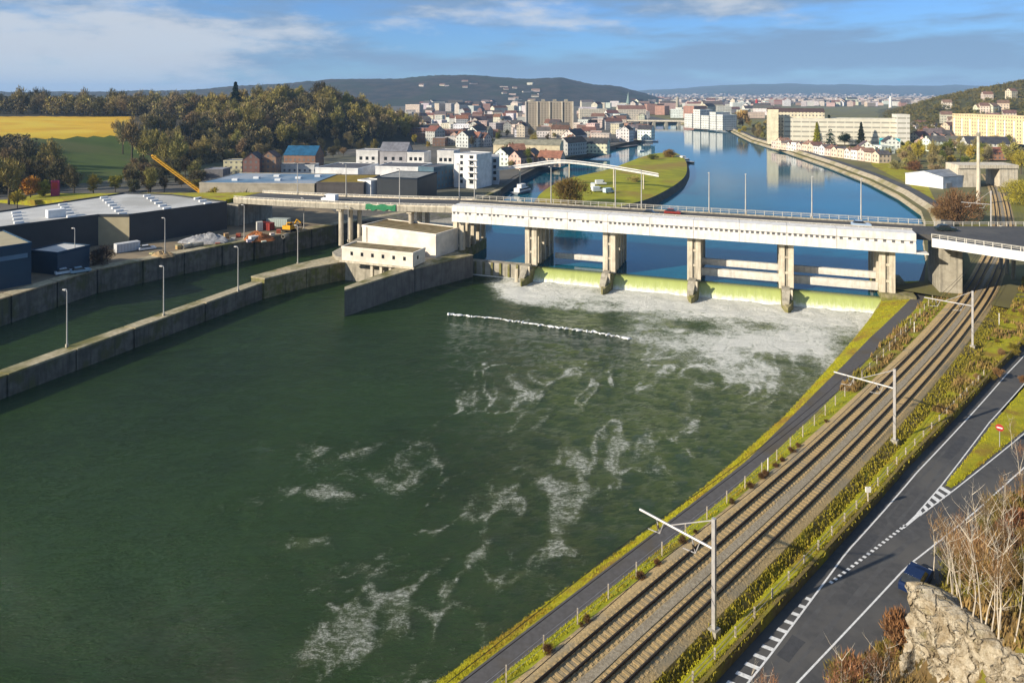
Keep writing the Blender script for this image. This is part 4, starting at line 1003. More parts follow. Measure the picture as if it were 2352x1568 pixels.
bb, wd_ = bld('blue_shed', 'tall dark blue clad shed cut by the frame edge above the quay', 'shed', G(-60, 676, 6), G(72, 652, 6), 22, 9.3, (.02, .06, .11), (.50, .44, .30), wallm=M_BLUECLAD, roofm=M_BEIGECLAD)
MB().box(wd_ * .3, wd_ * .93, -.1, -.01, 6.3, 7.3).build('light_band', M_ROOFBLUE, bb, local=True)
sh, wd_ = bld('blue_shed', 'small dark blue flat roofed shed behind a lamp post', 'shed', G(132, 632, 6), G(206, 612, 6), 9, 5.2, (.02, .05, .09), (.20, .19, .17), wallm=M_BLUECLAD, roofm=M_ROOFPALE)
def rough_heap(name, label, cat, c, rx, ry, hz, m, seed=0, kind=None):
    n, k = 28, 9; V, Fc = [(0, 0, hz)], []
    for r in range(1, k + 1):
        for a in range(n):
            th = 6.283 * a / n; u = r / k; nn = float(fbm(math.cos(th) * 2 + seed, math.sin(th) * 2 + r * .5, 3, seed))
            V.append((rx * u * math.cos(th) * (.8 + .4 * nn), ry * u * math.sin(th) * (.8 + .4 * nn), hz * max(0, 1 - u ** 1.4) * (.45 + 1.1 * nn) - (.3 if r == k else 0)))
    for a in range(n): Fc.append((0, 1 + a, 1 + (a + 1) % n))
    for r in range(k - 1):
        for a in range(n): Fc.append((1 + r * n + a, 1 + (r + 1) * n + a, 1 + (r + 1) * n + (a + 1) % n, 1 + r * n + (a + 1) % n))
    mb = MB(); mb.v, mb.f = V, Fc; o = mb.build(name, m); o.location = c; tag(o, label, cat, kind=kind); return o
M_DEBRIS = mat('grey_debris', (0.34, 0.34, 0.345), (0.17, 0.17, 0.18), 0.8, 0.9, 0.8, dist=.3)
rough_heap('rubble_heap', 'long pale grey heap of rubble before the warehouse wall', 'rubble', G(472, 556, 6), 8, 3.0, 2.4, M_DEBRIS, 3)
rough_heap('soil_heap', 'orange brown soil heap at the end of the quay yard', 'soil heap', G(595, 549, 6), 5, 3.2, 2.2, M_ORANGE, 5)
rough_heap('sand_heap', 'low tan sand heap along the quay edge', 'sand heap', G(372, 586, 6), 3.2, 2.2, 1.1, mat('sand', (0.40, 0.28, 0.14), (0.30, 0.20, 0.10), 0.6, 0.95, 0.4), 8)
def container(label, x, y, L, wd2, hgt, col, rz, z=6.0):
    r = thing('container', label, 'container', G(x, y, z), rz, 'containers on the quay yard')
    o = MB().box(-L / 2, L / 2, -wd2 / 2, wd2 / 2, .12, hgt).build('body', M_PAINTED, r, local=True); o.color = col + (1,)
    for k in range(int(L / .8)):
        q = MB().box(-L / 2 + .25 + k * .8, -L / 2 + .5 + k * .8, -wd2 / 2 - .05, -wd2 / 2, .25, hgt - .15).build('rib', M_PAINTED, r, local=True); q.color = tuple(c * .85 for c in col) + (1,)
    for sx in (-1, 1):
        q = MB().box(sx * (L / 2 - .25) - .12, sx * (L / 2 - .25) + .12, -wd2 / 2, wd2 / 2, 0, .12).build('skid', M_TYRE, r, local=True)
container('pale grey container by the warehouse corner', 292, 577, 6, 2.4, 2.5, (.55, .56, .57), R(48))
container('pale green site container near the viaduct', 640, 520, 7.5, 2.5, 2.7, (.42, .48, .44), R(-12))
container('dark red container behind the soil heap', 612, 528, 4.5, 2.4, 2.4, (.26, .04, .03), R(-20))
container('low white site box on the quay edge', 585, 552, 3, 2.0, 1.4, (.62, .60, .58), R(45))
container('white upright tank by the site container', 596, 530, 1.8, 1.8, 2.9, (.62, .60, .55), R(30))
def pallet(label, x, y, n, col, rz):
    r = thing('pallet_stack', label, 'pallets', G(x, y, 6.0), rz, 'stacks on the quay yard')
    for k in range(n):
        o = MB().box(-.65, .65, -.55, .55, .05 + k * .42, .40 + k * .42).build('crate' if n < 4 else 'pallet', M_PAINTED, r, local=True); o.color = tuple(c * random.uniform(.8, 1.1) for c in col) + (1,)
for x, y, n, c, lab in [(520, 548, 4, (.45, .30, .15), 'tall wooden pallet stack right of the rubble heap'), (536, 552, 2, (.55, .53, .50), 'two pale crates right of the rubble heap'), (548, 545, 3, (.40, .10, .06), 'reddish crates behind the quay lamp'), (440, 563, 2, (.60, .60, .60), 'white crates before the rubble heap'), (410, 572, 3, (.48, .34, .18), 'wooden crates near the quay lamp'), (625, 541, 2, (.62, .60, .56), 'white bags between soil heap and excavator'),
        (640, 536, 3, (.50, .14, .07), 'rusty crates left of the excavator'), (688, 528, 2, (.52, .40, .22), 'wooden crates right of the excavator'), (606, 556, 1, (.60, .58, .52), 'single pale crate on the quay edge'), (350, 583, 1, (.50, .38, .22), 'single wooden crate beside the sand heap'), (500, 560, 1, (.55, .20, .08), 'single orange crate on the quay edge'), (572, 556, 2, (.58, .57, .55), 'two white crates below the soil heap')]:
    pallet(lab, x, y, n, c, random.uniform(0, 1.5))
def pipes():
    for k, (x, y, lab) in enumerate([(455, 566, 'grey concrete pipe lying before the rubble heap'), (430, 570, 'grey concrete pipe lying near the crates'), (655, 546, 'pale concrete pipe lying before the excavator')]):
        r = thing('concrete_pipe', lab, 'pipe', G(x, y, 6.0), R(40 + 20 * k)); mb = MB(); n = 14
        for rad in (.6, .48):
            for xx in (-1.4, 1.4):
                for j in range(n): a = 6.283 * j / n; mb.v.append((xx, rad * math.cos(a), .6 + rad * math.sin(a)))
        for j in range(n):
            q = (j + 1) % n; mb.f += [(j, q, n + q, n + j), (2 * n + j, 3 * n + j, 3 * n + q, 2 * n + q), (j, 2 * n + j, 2 * n + q, q), (n + j, n + q, 3 * n + q, 3 * n + j)]
        mb.build('barrel', M_CONC, r, local=True); MB().box(-.9, -.6, -.5, .5, 0, .12).build('chock', M_TRUNK, r, local=True)
pipes()
# vehicles
def car(label, p, rz, col, van=False, group=None):
    r = thing('van' if van else 'car', label, 'van' if van else 'car', p, rz, group)
    L, Wd, hb, ht = (5.2, 2.0, 1.15, 2.2) if van else (4.3, 1.78, .85, 1.42)
    if van: pts = [(-L / 2, .35), (L / 2 - .1, .35), (L / 2, .9), (L / 2 - .9, 1.2), (L / 2 - 1.5, ht), (-L / 2, ht)]
    else: pts = [(-L / 2, .3), (L / 2, .3), (L / 2, .7), (L / 2 - .35, hb), (-L / 2 + .15, hb + .05), (-L / 2, .75)]
    mb = MB(); n = len(pts)
    mb.v = [(x, -Wd / 2, z) for x, z in pts] + [(x, Wd / 2, z) for x, z in pts]
    mb.f = [tuple(range(n)), tuple(range(2 * n - 1, n - 1, -1))] + [(i, n + i, n + (i + 1) % n, (i + 1) % n) for i in range(n)]
    o = mb.build('body', M_PAINTED, r, local=True); o.color = col + (1,)
    if van:
        MB().box(L / 2 - 1.9, L / 2 - 1.05, -Wd / 2 - .01, Wd / 2 + .01, 1.3, 1.85).build('side_window', M_WIN, r, local=True)
        MB().poly([(L / 2 - .88, -Wd / 2 + .1, 1.24), (L / 2 - .88, Wd / 2 - .1, 1.24), (L / 2 - 1.46, Wd / 2 - .15, ht - .05), (L / 2 - 1.46, -Wd / 2 + .15, ht - .05)]).build('windscreen', M_WIN, r, local=True)
    else:
        c = MB(); b = [(-L / 2 + .35, hb), (L / 2 - 1.15, hb), (L / 2 - 1.85, ht), (-L / 2 + .85, ht)]
        c.v = [(x, -Wd / 2 + (.08 if i < 2 else .2), z) for i, (x, z) in enumerate(b)] + [(x, Wd / 2 - (.08 if i < 2 else .2), z) for i, (x, z) in enumerate(b)]
        c.f = [(0, 1, 2, 3), (7, 6, 5, 4), (0, 4, 5, 1), (1, 5, 6, 2), (3, 2, 6, 7), (0, 3, 7, 4)]; c.build('cabin_glass', M_WIN, r, local=True)
        q = MB().box(-L / 2 + .9, L / 2 - 1.9, -Wd / 2 + .2, Wd / 2 - .2, ht, ht + .04).build('roof_panel', M_PAINTED, r, local=True); q.color = col + (1,)
    for sx in (-1, 1):
        for sy in (-1, 1):
            x, y = sx * L * .31, sy * (Wd / 2 - .12); MB().tube([(x, y - .11, .33), (x, y + .11, .33)], .33, 12).build('wheel', M_TYRE, r, local=True)
    for sy in (-1, 1): MB().box(L / 2 - .02, L / 2 + .03, sy * Wd * .36 - .16, sy * Wd * .36 + .16, .55, .72).build('headlight', M_SKYLIGHT, r, local=True)
    return r
we_ang = math.atan2(WE.y, WE.x)
def on_deck(x, t, z):
    s = min((abs(proj(*W(s, t + (bend(s) if s < -22.6 else 0), z))[0] - x), s) for s in np.arange(-105, 95, .2))[1]
    return W(s, t + (bend(s) if s < -22.6 else 0), (via_z(s) + .03) if s < -22.6 else 17.91)
car('white van driving on the viaduct', on_deck(757, 4.5, 16.5), we_ang + R(180), (.80, .80, .80), True)
car('dark car on the bridge next to the island shore', on_deck(1494, 6, 18), we_ang, (.03, .03, .035))
car('dull red car on the bridge over open water', on_deck(1545, 10, 18), we_ang, (.25, .04, .03))
car('pale blue car near the right end of the bridge', on_deck(1978, 8, 18), we_ang, (.35, .45, .58))
car('dark car on the ramp past the bridge end', G(2172, 530, 17.81) , R(-12), (.02, .03, .03))
car('dark blue car half hidden behind the rock on the road', T(31.0, 13.9, 4.42), math.atan2(.7, .71), (.010, .022, .07))
car('white car parked by the grey container', G(338, 574, 6.01), R(40), (.75, .75, .75))
car('pale blue car beside the lamp post at the small shed', G(185, 626, 6.01), R(45), (.30, .42, .50))
car('white car next to the small blue shed', G(150, 629, 6.01), R(45), (.60, .66, .70))
# yellow digger on the yard
dg = thing('excavator', 'yellow excavator standing before the site container', 'excavator', G(664, 532, 6), R(-20))
for sy in (-1, 1): MB().box(-1.7, 1.7, sy * 1.1 - .3, sy * 1.1 + .3, 0, .8).build('track', M_TYRE, dg, local=True)
MB().box(-1.7, 1.3, -1.2, 1.2, .85, 2.0).build('body', M_CRANE, dg, local=True)
MB().box(-.1, 1.3, -1.2, -.1, 2.0, 3.1).build('cab', M_CRANE, dg, local=True); MB().box(.2, 1.32, -1.22, -.3, 2.3, 2.95).build('cab_window', M_WIN, dg, local=True)
MB().tube([(1.2, .4, 1.6), (2.8, .4, 4.0), (4.2, .4, 3.0)], [.28, .25, .2], 6).build('arm', M_CRANE, dg, local=True); MB().box(3.9, 4.8, 0, .9, 2.1, 3.0).build('bucket', M_RAIL, dg, local=True)
# mobile crane
cr = thing('mobile_crane', 'yellow mobile crane with a long lattice boom behind the warehouse', 'crane', (-131, 286, 6))
MB().box(-136, -127, 284.6, 287.4, 6.6, 8.2).build('chassis', M_CRANE, cr); MB().box(-131, -128.5, 284.6, 287.2, 8.2, 10).build('cab', M_CRANE, cr)
for k in range(4): MB().tube([(-135 + k * 2.4, 284.4, 6.55), (-135 + k * 2.4, 287.6, 6.55)], .55, 10).build('wheel', M_TYRE, cr)
b0, b1 = Vector((-130.5, 286, 9)), Vector((-154, 292, 23.6)); bd = (b1 - b0).normalized(); bs = bd.cross(Vector((0, 0, 1))).normalized(); bu = bs.cross(bd)
ch = [b0 + bs * a * .5 + bu * b * .5 for a, b in ((-1, -1), (1, -1), (1, 1), (-1, 1))]; dv = b1 - b0
for c in ch: MB().tube([c, c + dv * .97], .17, 5).build('boom_chord', M_CRANE, cr)
for k in range(16):
    for a, b in ((0, 1), (1, 2), (2, 3), (3, 0)):
        MB().tube([ch[a] + dv * (k / 16.5), ch[b] + dv * ((k + 1) / 16.5)], .08, 4).build('boom_brace', M_CRANE, cr)
MB().tube([b1 - bd * .6, b1], .5, 8).build('boom_head', M_CRANE, cr)

# ================================================================== BUILDINGS ONE CAN NAME
WHT, CRM, GRY = (.78, .77, .75), (.72, .62, .42), (.40, .38, .34)
def pb(name, label, cat, x0, y0, x1, y1, ytop, zb, d, col, rcol, roof='flat', group=None, **k):
    """front foot from picture point x0,y0 to x1,y1 at elevation zb; its height from the roof line ytop above x0"""
    P0, P1 = G(x0, y0, zb), G(x1, y1, zb); h = (y0 - ytop) * P0.y / F
    return bld(name, label, cat, P0, P1, d, h, col, rcol, roof, group, **k)
o, w_ = pb('retail_hall', 'long beige grey retail hall with a blue roof behind the viaduct', 'retail hall', 458, 463, 722, 466, 421, 6, 34, (.42, .37, .28), (.10, .18, .27), roofm=M_ROOFBLUE, wallm=M_PLAIN)
MB().box(w_ * .60, w_ * .66, -.15, 0, 1.8, 3.8).build('sign_board', M_BLUECLAD, o, local=True)
for k in range(6):
    MB().box(w_ * .2 + k * 6, w_ * .2 + k * 6 + 2.4, 8 + (k * 7) % 20, 10 + (k * 7) % 20, 7.4, 8.4).build('roof_unit', M_SKYLIGHT, o, local=True)
pb('retail_hall', 'dark grey retail hall with a yellow planted roof behind the viaduct', 'retail hall', 727, 466, 835, 467, 420, 6, 26, (.10, .09, .085), (.2, .15, .01), roofm=M_SEDUM, wallm=M_PLAIN)
o, w_ = pb('white_block', 'small white cube building next to the dark wedge shaped hall', 'building', 822, 462, 852, 466, 414, 6, 6, WHT, (.6, .58, .52), wallm=M_PLAIN)
o, w_ = pb('dark_hall', 'dark blue black hall with a pale sloping roof behind the viaduct', 'hall', 866, 466, 958, 470, 408, 6, 22, (.018, .028, .045), (.30, .30, .28), wallm=M_DARKCLAD)
o, w_ = pb('white_hall', 'long white hall with square windows above the planted roof', 'hall', 724, 428, 822, 431, 386, 6, 24, WHT, (.10, .10, .11), wallm=M_PLAIN)
add_windows(o, w_, 4, 1, 3.6, 0, 1.9, 2.2, w_ * .42, w_ * .98, m=mat('olive_glass', (.16, .16, .08), (.10, .10, .06), 1, .3))
o, w_ = pb('white_hall', 'white hall with dark roof edge and blue glazed corner', 'hall', 862, 428, 960, 431, 383, 6, 20, WHT, (.12, .12, .13), wallm=M_PLAIN)
add_windows(o, w_, 2, 1, 3.0, 0, 2.2, 2.4, w_ * .4, w_ * .85, m=M_WIN)
o, w_ = pb('glazed_block', 'blue glazed block at the end of the white hall', 'building', 961, 434, 996, 437, 384, 6, 16, (.10, .17, .22), (.14, .14, .15))
for i, (x0, x1, yt, yb, rf_, lab) in enumerate([(818, 868, 346, 392, 'flat', 'white cubic house, leftmost of the modern row behind the halls'), (872, 934, 347, 393, 'gable', 'grey gabled block in the middle of the modern house row'),
        (935, 974, 351, 394, 'flat', 'white cubic house with dark windows beside the grey gabled block'), (1004, 1042, 347, 396, 'flat', 'white and grey cubic house left of the white apartment block')]):
    o, w_ = pb('modern_house', lab, 'house', x0, yb, x1, yb + 1, yt, 6, 12, (.70, .68, .64) if rf_ == 'flat' else (.42, .40, .40), (.20, .20, .22), rf_, 'modern houses behind the halls', wallm=M_PLAIN)
    add_windows(o, w_, 3, 2, 3.0, 3.2, 1.7, 1.9)
    MB().box(w_ * .05, w_ * .6, -2.2, 0, 0, 3.4).build('porch', M_WHITE, o, local=True)
o, w_ = pb('apartment_block', 'five storey white apartment block with a column of dark windows', 'apartment block', 1043, 430, 1094, 434, 354, 6, 14, WHT, (.55, .53, .5), wallm=M_PLAIN)
add_windows(o, w_, 1, 5, 2.2, 2.9, 1.5, 1.6, w_ * .20, w_ * .48); add_windows(o, w_, 1, 5, 2.2, 2.9, 2.1, 1.7, w_ * .62, w_ * .95)
for j in range(4): MB().box(w_ * .6, w_ + 1.2, -1.3, 0, 4.4 + j * 2.9, 4.7 + j * 2.9).build('balcony', M_WHITE, o, local=True)
o, w_ = pb('apartment_block', 'pale grey stepped apartment block right of the white one', 'apartment block', 1102, 424, 1146, 424, 362, 6, 14, (.50, .54, .58), (.4, .4, .4), wallm=M_PLAIN)
add_windows(o, w_, 3, 4, 2.0, 2.9, 1.5, 1.6)
o, w_ = pb('brick_house', 'brick house with a shiny blue roof below the wood', 'house', 652, 384, 724, 385, 356, 6, 13, (.26, .15, .10), (.015, .10, .20), 'gable', rh=5)
pb('yellow_house', 'small pale yellow house below the dark wood', 'house', 513, 404, 556, 404, 370, 6, 10, (.55, .50, .32), (.2, .2, .2))
for i, (x0, x1, yt, yb, c, rc, lab) in enumerate([(558, 596, 366, 404, (.20, .11, .09), (.10, .09, .09), 'dark brick house beside the pale yellow house'), (598, 634, 362, 402, (.32, .20, .13), (.16, .10, .08), 'brown brick house left of the blue roofed house'),
        (636, 722, 380, 398, (.66, .65, .62), (.05, .05, .055), 'low white shop with dark shopfronts below the blue roofed house'), (470, 512, 390, 420, (.18, .17, .17), (.30, .30, .32), 'dark shed left of the pale yellow house')]):
    pb('roadside_house', lab, 'house', x0, yb, x1, yb, yt, 6, 9, c, rc, 'gable' if i in (0, 1) else 'flat')
# far bank of the lock approach: cream hall, slab tower, rows
pb('cream_hall', 'long low cream hall with a grey green roof above the lock approach', 'hall', 1133, 365, 1286, 368, 332, 6, 18, (.70, .60, .40), (.30, .28, .20), 'gable', rh=3, wallm=M_PLAIN)
tw, w_ = pb('tower_block', 'tall wide grey brown apartment slab rising over the town', 'tower block', 1207, 300, 1317, 300, 234, 6, 16, (.40, .34, .26), (.4, .38, .34), wallm=M_FACADE_DENSE)
for k, fr in enumerate((0, .245, .50, .76, .985)):
    MB().box(w_ * fr - .9 + (1 if k == 0 else 0), w_ * fr + .9, -1.0, .0, 0, 34.5).build('stair_tower', M_PIER if k else M_WHITE, tw, local=True)
for k in range(4): MB().box(w_ * (.1 + .24 * k), w_ * (.1 + .24 * k) + 4, 4, 9, 34, 37).build('lift_house', M_CONC, tw, local=True)
# right bank complex
pb('office_block', 'tall cream block with a brown roof on the right bank', 'building', 1762, 328, 1894, 331, 257, 6, 22, (.66, .58, .42), (.11, .07, .06), 'gable', rh=3)
pb('office_block', 'narrow pale yellow end tower of the cream block', 'building', 1764, 331, 1788, 331.5, 253, 6, 8, (.74, .66, .46), (.3, .27, .2), wallm=M_PLAIN)
pb('school_block', 'very long low cream block behind the dark conifers', 'building', 1800, 330, 2088, 335, 272, 6, 18, (.70, .65, .52), (.62, .60, .54), wallm=M_BAND)
pb('school_block', 'end bay of the long cream block', 'building', 2060, 335.5, 2090, 336, 264, 6, 14, (.64, .61, .53), (.5, .48, .44), wallm=M_BAND)
pb('pool_hall', 'low hall with a bright turquoise front', 'hall', 2030, 341, 2068, 341.5, 320, 6, 10, (.05, .42, .50), (.55, .58, .58), wallm=M_PLAIN)
lb, w_ = pb('long_flats', 'long yellow cream block of flats at the foot of the right hill', 'apartment block', 2188, 318, 2420, 338, 262, 8, 14, (.78, .60, .33), (.40, .36, .28))
for k in range(10): MB().box(w_ * (.05 + .1 * k), w_ * (.05 + .1 * k) + 1.5, 4, 6, 20.5, 23).build('chimney', M_PIER, lb, local=True)
for k in range(11): MB().box(w_ * (.02 + .09 * k), w_ * (.02 + .09 * k) + 1.2, -.7, 0, 0, 19).build('stair_bay', M_WHITE, lb, local=True)
ws, w_ = bld('white_shed', 'white shed with a grey pitched roof beside the railway', 'shed', G(2166, 434, 5), G(2234, 428, 5), 19, 5.5, (.72, .73, .74), (.24, .26, .29), 'gable', ridge_x=True, rh=2.0, wallm=M_PLAIN)
MB().box(w_ * .70, w_ * .88, -.1, 0, 1.8, 3.0).build('red_panel', M_RED, ws, local=True); MB().box(w_ * .1, w_ * .3, -.1, 0, .1, 2.6).build('door', M_STEEL, ws, local=True)
ob = thing('rail_overbridge', 'concrete bridge abutments spanning the railway', 'bridge', G(2270, 425, 5))
a0, a1 = G(2206, 428, 5), G(2336, 428, 5)
for x0, x1 in ((2200, 2252), (2296, 2338)):
    p, q = G(x0, 430, 5), G(x1, 430, 5); MB().prism([(p.x, p.y), (q.x, q.y), (q.x + 3, q.y + 14), (p.x + 3, p.y + 14)], 4.5, 14).build('abutment', M_PIER, ob)
p, q = G(2200, 430, 5), G(2338, 430, 5); MB().prism([(p.x, p.y - .6), (q.x, q.y - .6), (q.x + 3, q.y + 14), (p.x + 3, p.y + 14)], 14.0, 15.6).build('deck', M_PIER, ob)
tp = thing('concrete_mast', 'very tall pale concrete mast beside the railway', 'mast', G(2247, 470, 5)); zt = 50 - (312 - YH) * tp.location.y / F
MB().tube([tp.location, (tp.location.x, tp.location.y, zt)], [.75, .5], 12).build('shaft', M_PIER, tp); MB().tube([(tp.location.x, tp.location.y, zt), (tp.location.x, tp.location.y, zt + 1.2)], .8, 10).build('head', M_CONC, tp)
pb('dark_villa', 'dark roofed villa with a white gable before the long flats', 'house', 2222, 346, 2322, 348, 330, 7, 16, (.70, .68, .62), (.06, .06, .07), 'gable', rh=5)
pb('brick_villa', 'orange brick house among bushes beyond the overbridge', 'house', 2272, 368, 2312, 368, 350, 6, 9, (.50, .25, .14), (.30, .12, .07), 'gable', rh=3)

# ---- row of coloured houses along the right bank
ROWC = [(.70, .54, .46), (.72, .66, .60), (.58, .36, .26), (.74, .60, .46), (.76, .73, .68), (.62, .42, .32), (.70, .56, .42), (.74, .67, .55)]
WORDS = ['pink', 'pale grey', 'brick red', 'peach', 'white', 'russet', 'tan', 'cream']
nrow = 18; ra, rb_ = G(1772, 338, 6.0), G(2020, 372, 6.0)
for k in range(nrow):
    P0 = ra.lerp(rb_, k / nrow); P1 = ra.lerp(rb_, (k + .94) / nrow); P0.z = P1.z = 5.02; c = ROWC[(k * 3 + k // 5) % 8]
    ordn = ['first', 'second', 'third', 'fourth', 'fifth', 'sixth', 'seventh', 'eighth', 'ninth', 'tenth', 'eleventh', 'twelfth', 'thirteenth', 'fourteenth', 'fifteenth', 'sixteenth', 'seventeenth', 'last'][k]
    bld('row_house', f'{WORDS[(k * 3 + k // 5) % 8]} row house on the right bank, {ordn} counted from the big cream block', 'house', P0, P1, 9, random.uniform(4.6, 7), c, random.choice([(.22, .12, .09), (.16, .13, .12), (.34, .20, .14), (.12, .11, .11)]), 'gable' if k % 4 else 'flat', 'row houses along the right bank', ridge_x=k % 2 == 0, rh=2.2, chim=True)

# ---- footbridge over the lock approach, boats, island vans
fbp = [G(1150, 386, 11), G(1210, 378, 13), G(1290, 370, 15), G(1380, 380, 14), G(1450, 391, 12.5), G(1510, 402, 10.5)]
yv = [300, 298, 296, 294, 292, 290]
fbp = [Vector(((x - CX) * y_ / F, y_, H - (py - YH) * y_ / F)) for (x, py), y_ in zip([(1140, 388), (1210, 380), (1290, 371), (1380, 380), (1450, 391), (1512, 402)], [330, 326, 322, 318, 314, 310])]
fbr = thing('footbridge', 'slender white arched footbridge from the quay to the island', 'footbridge', (fbp[0].x, fbp[0].y, 6))
cv = catmull([tuple(p) for p in [fbp[0]] + fbp + [fbp[-1]]], 10)
mb = MB(); mb.sheet([(x, y - 1, z) for x, y, z in cv], [(x, y + 1, z) for x, y, z in cv]); mb.sheet([(x, y - 1, z - .8) for x, y, z in cv], [(x, y - 1, z) for x, y, z in cv]); mb.sheet([(x, y + 1, z - .8) for x, y, z in cv], [(x, y - 1, z - .8) for x, y, z in cv]); mb.build('deck', M_WHITE, fbr)
for sg in (-1, 1): MB().tube([(x, y + sg, z + .55) for x, y, z in cv], .16, 5).build('handrail', M_WHITE, fbr)
for k in (8, 22, 34, 44): x, y, z = cv[k]; MB().tube([(x, y, 2), (x, y, z - .45)], .3, 8).build('pillar', M_PIER, fbr)
def boat(name, label, p, rz, L, B, hullc, deckc, cabin=True, mast=0):
    r = thing(name, label, 'boat', p, rz); n = 9; mb = MB(); prf = []
    for i in range(n):
        u = i / (n - 1); hw = B / 2 * (1 - max(0, (u - .6) / .4) ** 2 * .92); prf.append((-L / 2 + L * u, hw, .9 + .5 * max(0, u - .6)))
    for x, hw, z in prf: mb.v += [(x, -hw, z), (x, hw, z), (x * .95, -hw * .7, -.3), (x * .95, hw * .7, -.3)]
    for i in range(n - 1):
        a, b = 4 * i, 4 * i + 4; mb.f += [(a, b, b + 2, a + 2), (a + 1, a + 3, b + 3, b + 1)]
    mb.f += [(0, 2, 3, 1)]; o = mb.build('hull', M_PAINTED, r, local=True); o.color = hullc + (1,)
    d = MB()
    for i in range(n - 1): d.poly([(prf[i][0], -prf[i][1], prf[i][2] - .05), (prf[i + 1][0], -prf[i + 1][1], prf[i + 1][2] - .05), (prf[i + 1][0], prf[i + 1][1], prf[i + 1][2] - .05), (prf[i][0], prf[i][1], prf[i][2] - .05)])
    o = d.build('deck', M_PAINTED, r, local=True); o.color = deckc + (1,)
    if cabin:
        o = MB().box(-L * .35, L * .2, -B * .33, B * .33, .85, 2.6).build('cabin', M_WHITE, r, local=True); MB().box(-L * .33, L * .21, -B * .34, B * .34, 1.6, 2.2).build('cabin_window', M_WIN, r, local=True)
        MB().box(-L * .2, L * .08, -B * .26, B * .26, 2.6, 4.2).build('wheelhouse', M_WHITE, r, local=True)
    if mast: MB().tube([(0, 0, .8), (0, 0, mast)], [.2, .12], 8).build('mast', M_WHITE, r, local=True)
    return r
boat('passenger_boat', 'white passenger boat with black hull moored at the island tip', G(1567, 372, ZH), R(-62), 24, 6, (.03, .035, .04), (.6, .6, .6))
boat('work_boat', 'white boat with a tall mast off the left bank', G(1488, 326, ZH), R(10), 22, 6, (.62, .64, .66), (.5, .5, .5), True, 26)
boat('barge', 'long dark barge moored along the left bank', G(1440, 338, ZH), R(50), 38, 7, (.02, .025, .03), (.12, .10, .09), False)
boat('motor_boat', 'small white motor boat far up the river', G(1474, 348, ZH), R(30), 6, 2.4, (.7, .7, .7), (.6, .6, .6), False)
boat('houseboat', 'grey houseboat in the lock approach', G(1200, 442, ZH), R(60), 16, 4.5, (.25, .27, .28), (.4, .4, .38), True)
for x, y, rz, c, lab in [(1372, 440, 20, (.72, .75, .78), 'white van parked in the middle of the island'), (1398, 443, 35, (.45, .55, .62), 'pale blue van parked on the island by the bare ground'), (1362, 431, 80, (.75, .75, .72), 'white van parked behind the others on the island'), (1380, 424, 10, (.70, .72, .74), 'white van parked alone on the island grass')]:
    p = G(x, y, 6.6); car(lab, p, R(rz), c, True, 'vans parked on the island')

# ================================================================== RAILWAY
for qa, qb_, lab in ((-2.25, -.95, 'railway track nearer the river'), (1.2, 2.45, 'railway track nearer the road')):
    S = np.arange(-26, 420, 2.0); tr = thing('railway_track', lab, 'railway track', T(60, (qa + qb_) / 2, 5.1), 0, 'railway tracks')
    for q in (qa, qb_):
        mb = MB(); prf = [(-.075, 5.2), (-.06, 5.42), (.06, 5.42), (.075, 5.2)]
        for a, b in zip(prf[:-1], prf[1:]): mb.sheet([T(s, q + a[0], a[1]) for s in S], [T(s, q + b[0], b[1]) for s in S])
        mb.build('rail', M_RAIL, tr)
    mb = MB(); c = (qa + qb_) / 2
    for s in np.arange(-26, 330, .66):
        p0, p1 = T(s, c - 1.15, 5.06), T(s, c + 1.15, 5.06); d = (p1 - p0) / 2; e = Vector((-d.y, d.x, 0)).normalized() * .12; mb.obox((p0 + p1) / 2 - Vector((0, 0, .05)), d, e, .13)
    o = mb.build('sleepers', M_SLEEPER, tr); o['kind'] = 'stuff'
def mast(label, p, hgt, s, arm_z, arm_l=7.6):
    r = thing('catenary_mast', label, 'catenary mast', p, 0, 'catenary masts along the railway')
    n = T(s, -1, 0) - T(s, 0, 0)                             # towards the river
    MB().obox((0, 0, -.5), n * .16, Vector((-n.y, n.x, 0)) * .14, hgt + .5).build('post', M_STEEL, r, local=True)
    MB().obox((0, 0, -.4), n * .4, Vector((-n.y, n.x, 0)) * .4, .75).build('footing', M_CONC, r, local=True)
    up = Vector((0, 0, 1)); a0 = up * arm_z; a1 = n * arm_l + up * arm_z
    MB().tube([a0, a1], .11, 6).build('arm', M_STEEL, r, local=True)
    MB().tube([up * (hgt - .15), n * (arm_l * .55) + up * (arm_z + .12)], .05, 5).build('stay', M_STEEL, r, local=True)
    for f_ in (.28, .76):
        b = n * (arm_l * f_) + up * arm_z
        MB().tube([b, b - up * 1.2 - n * .35], .05, 5).build('dropper', M_STEEL, r, local=True); MB().tube([b - n * .8, b - up * 1.2 - n * .35], .05, 5).build('dropper', M_STEEL, r, local=True)
        MB().tube([b - up * 1.2 - n * .35, b - up * 1.35 + n * .9], .045, 5).build('registration_arm', M_STEEL, r, local=True)
        MB().tube([b - up * .55 - n * .12, b - up * .85 - n * .2], .12, 7).build('insulator', M_TRUNK, r, local=True)
    return r
def sta_of(p): return min((float((T(s, 0, 0) - Vector((p.x, p.y, 0))).length), s) for s in np.arange(-20, 400, 1.0))[1]
for x, yb, yt, lab in ((1640, 1452, 1190, 'tall steel catenary mast with bracket arm, nearest of the row'), (2055, 1015, 847, 'second catenary mast along the railway, beside the grass verge'), (2234, 797, 668, 'third catenary mast along the railway, before the bridge ramp'), (2276, 556, 438, 'catenary mast beyond the bridge ramp')):
    p = G(x, yb, 4.6); hgt = (yb - yt) * p.y / F; mast(lab, p, hgt, sta_of(p), hgt * .73)
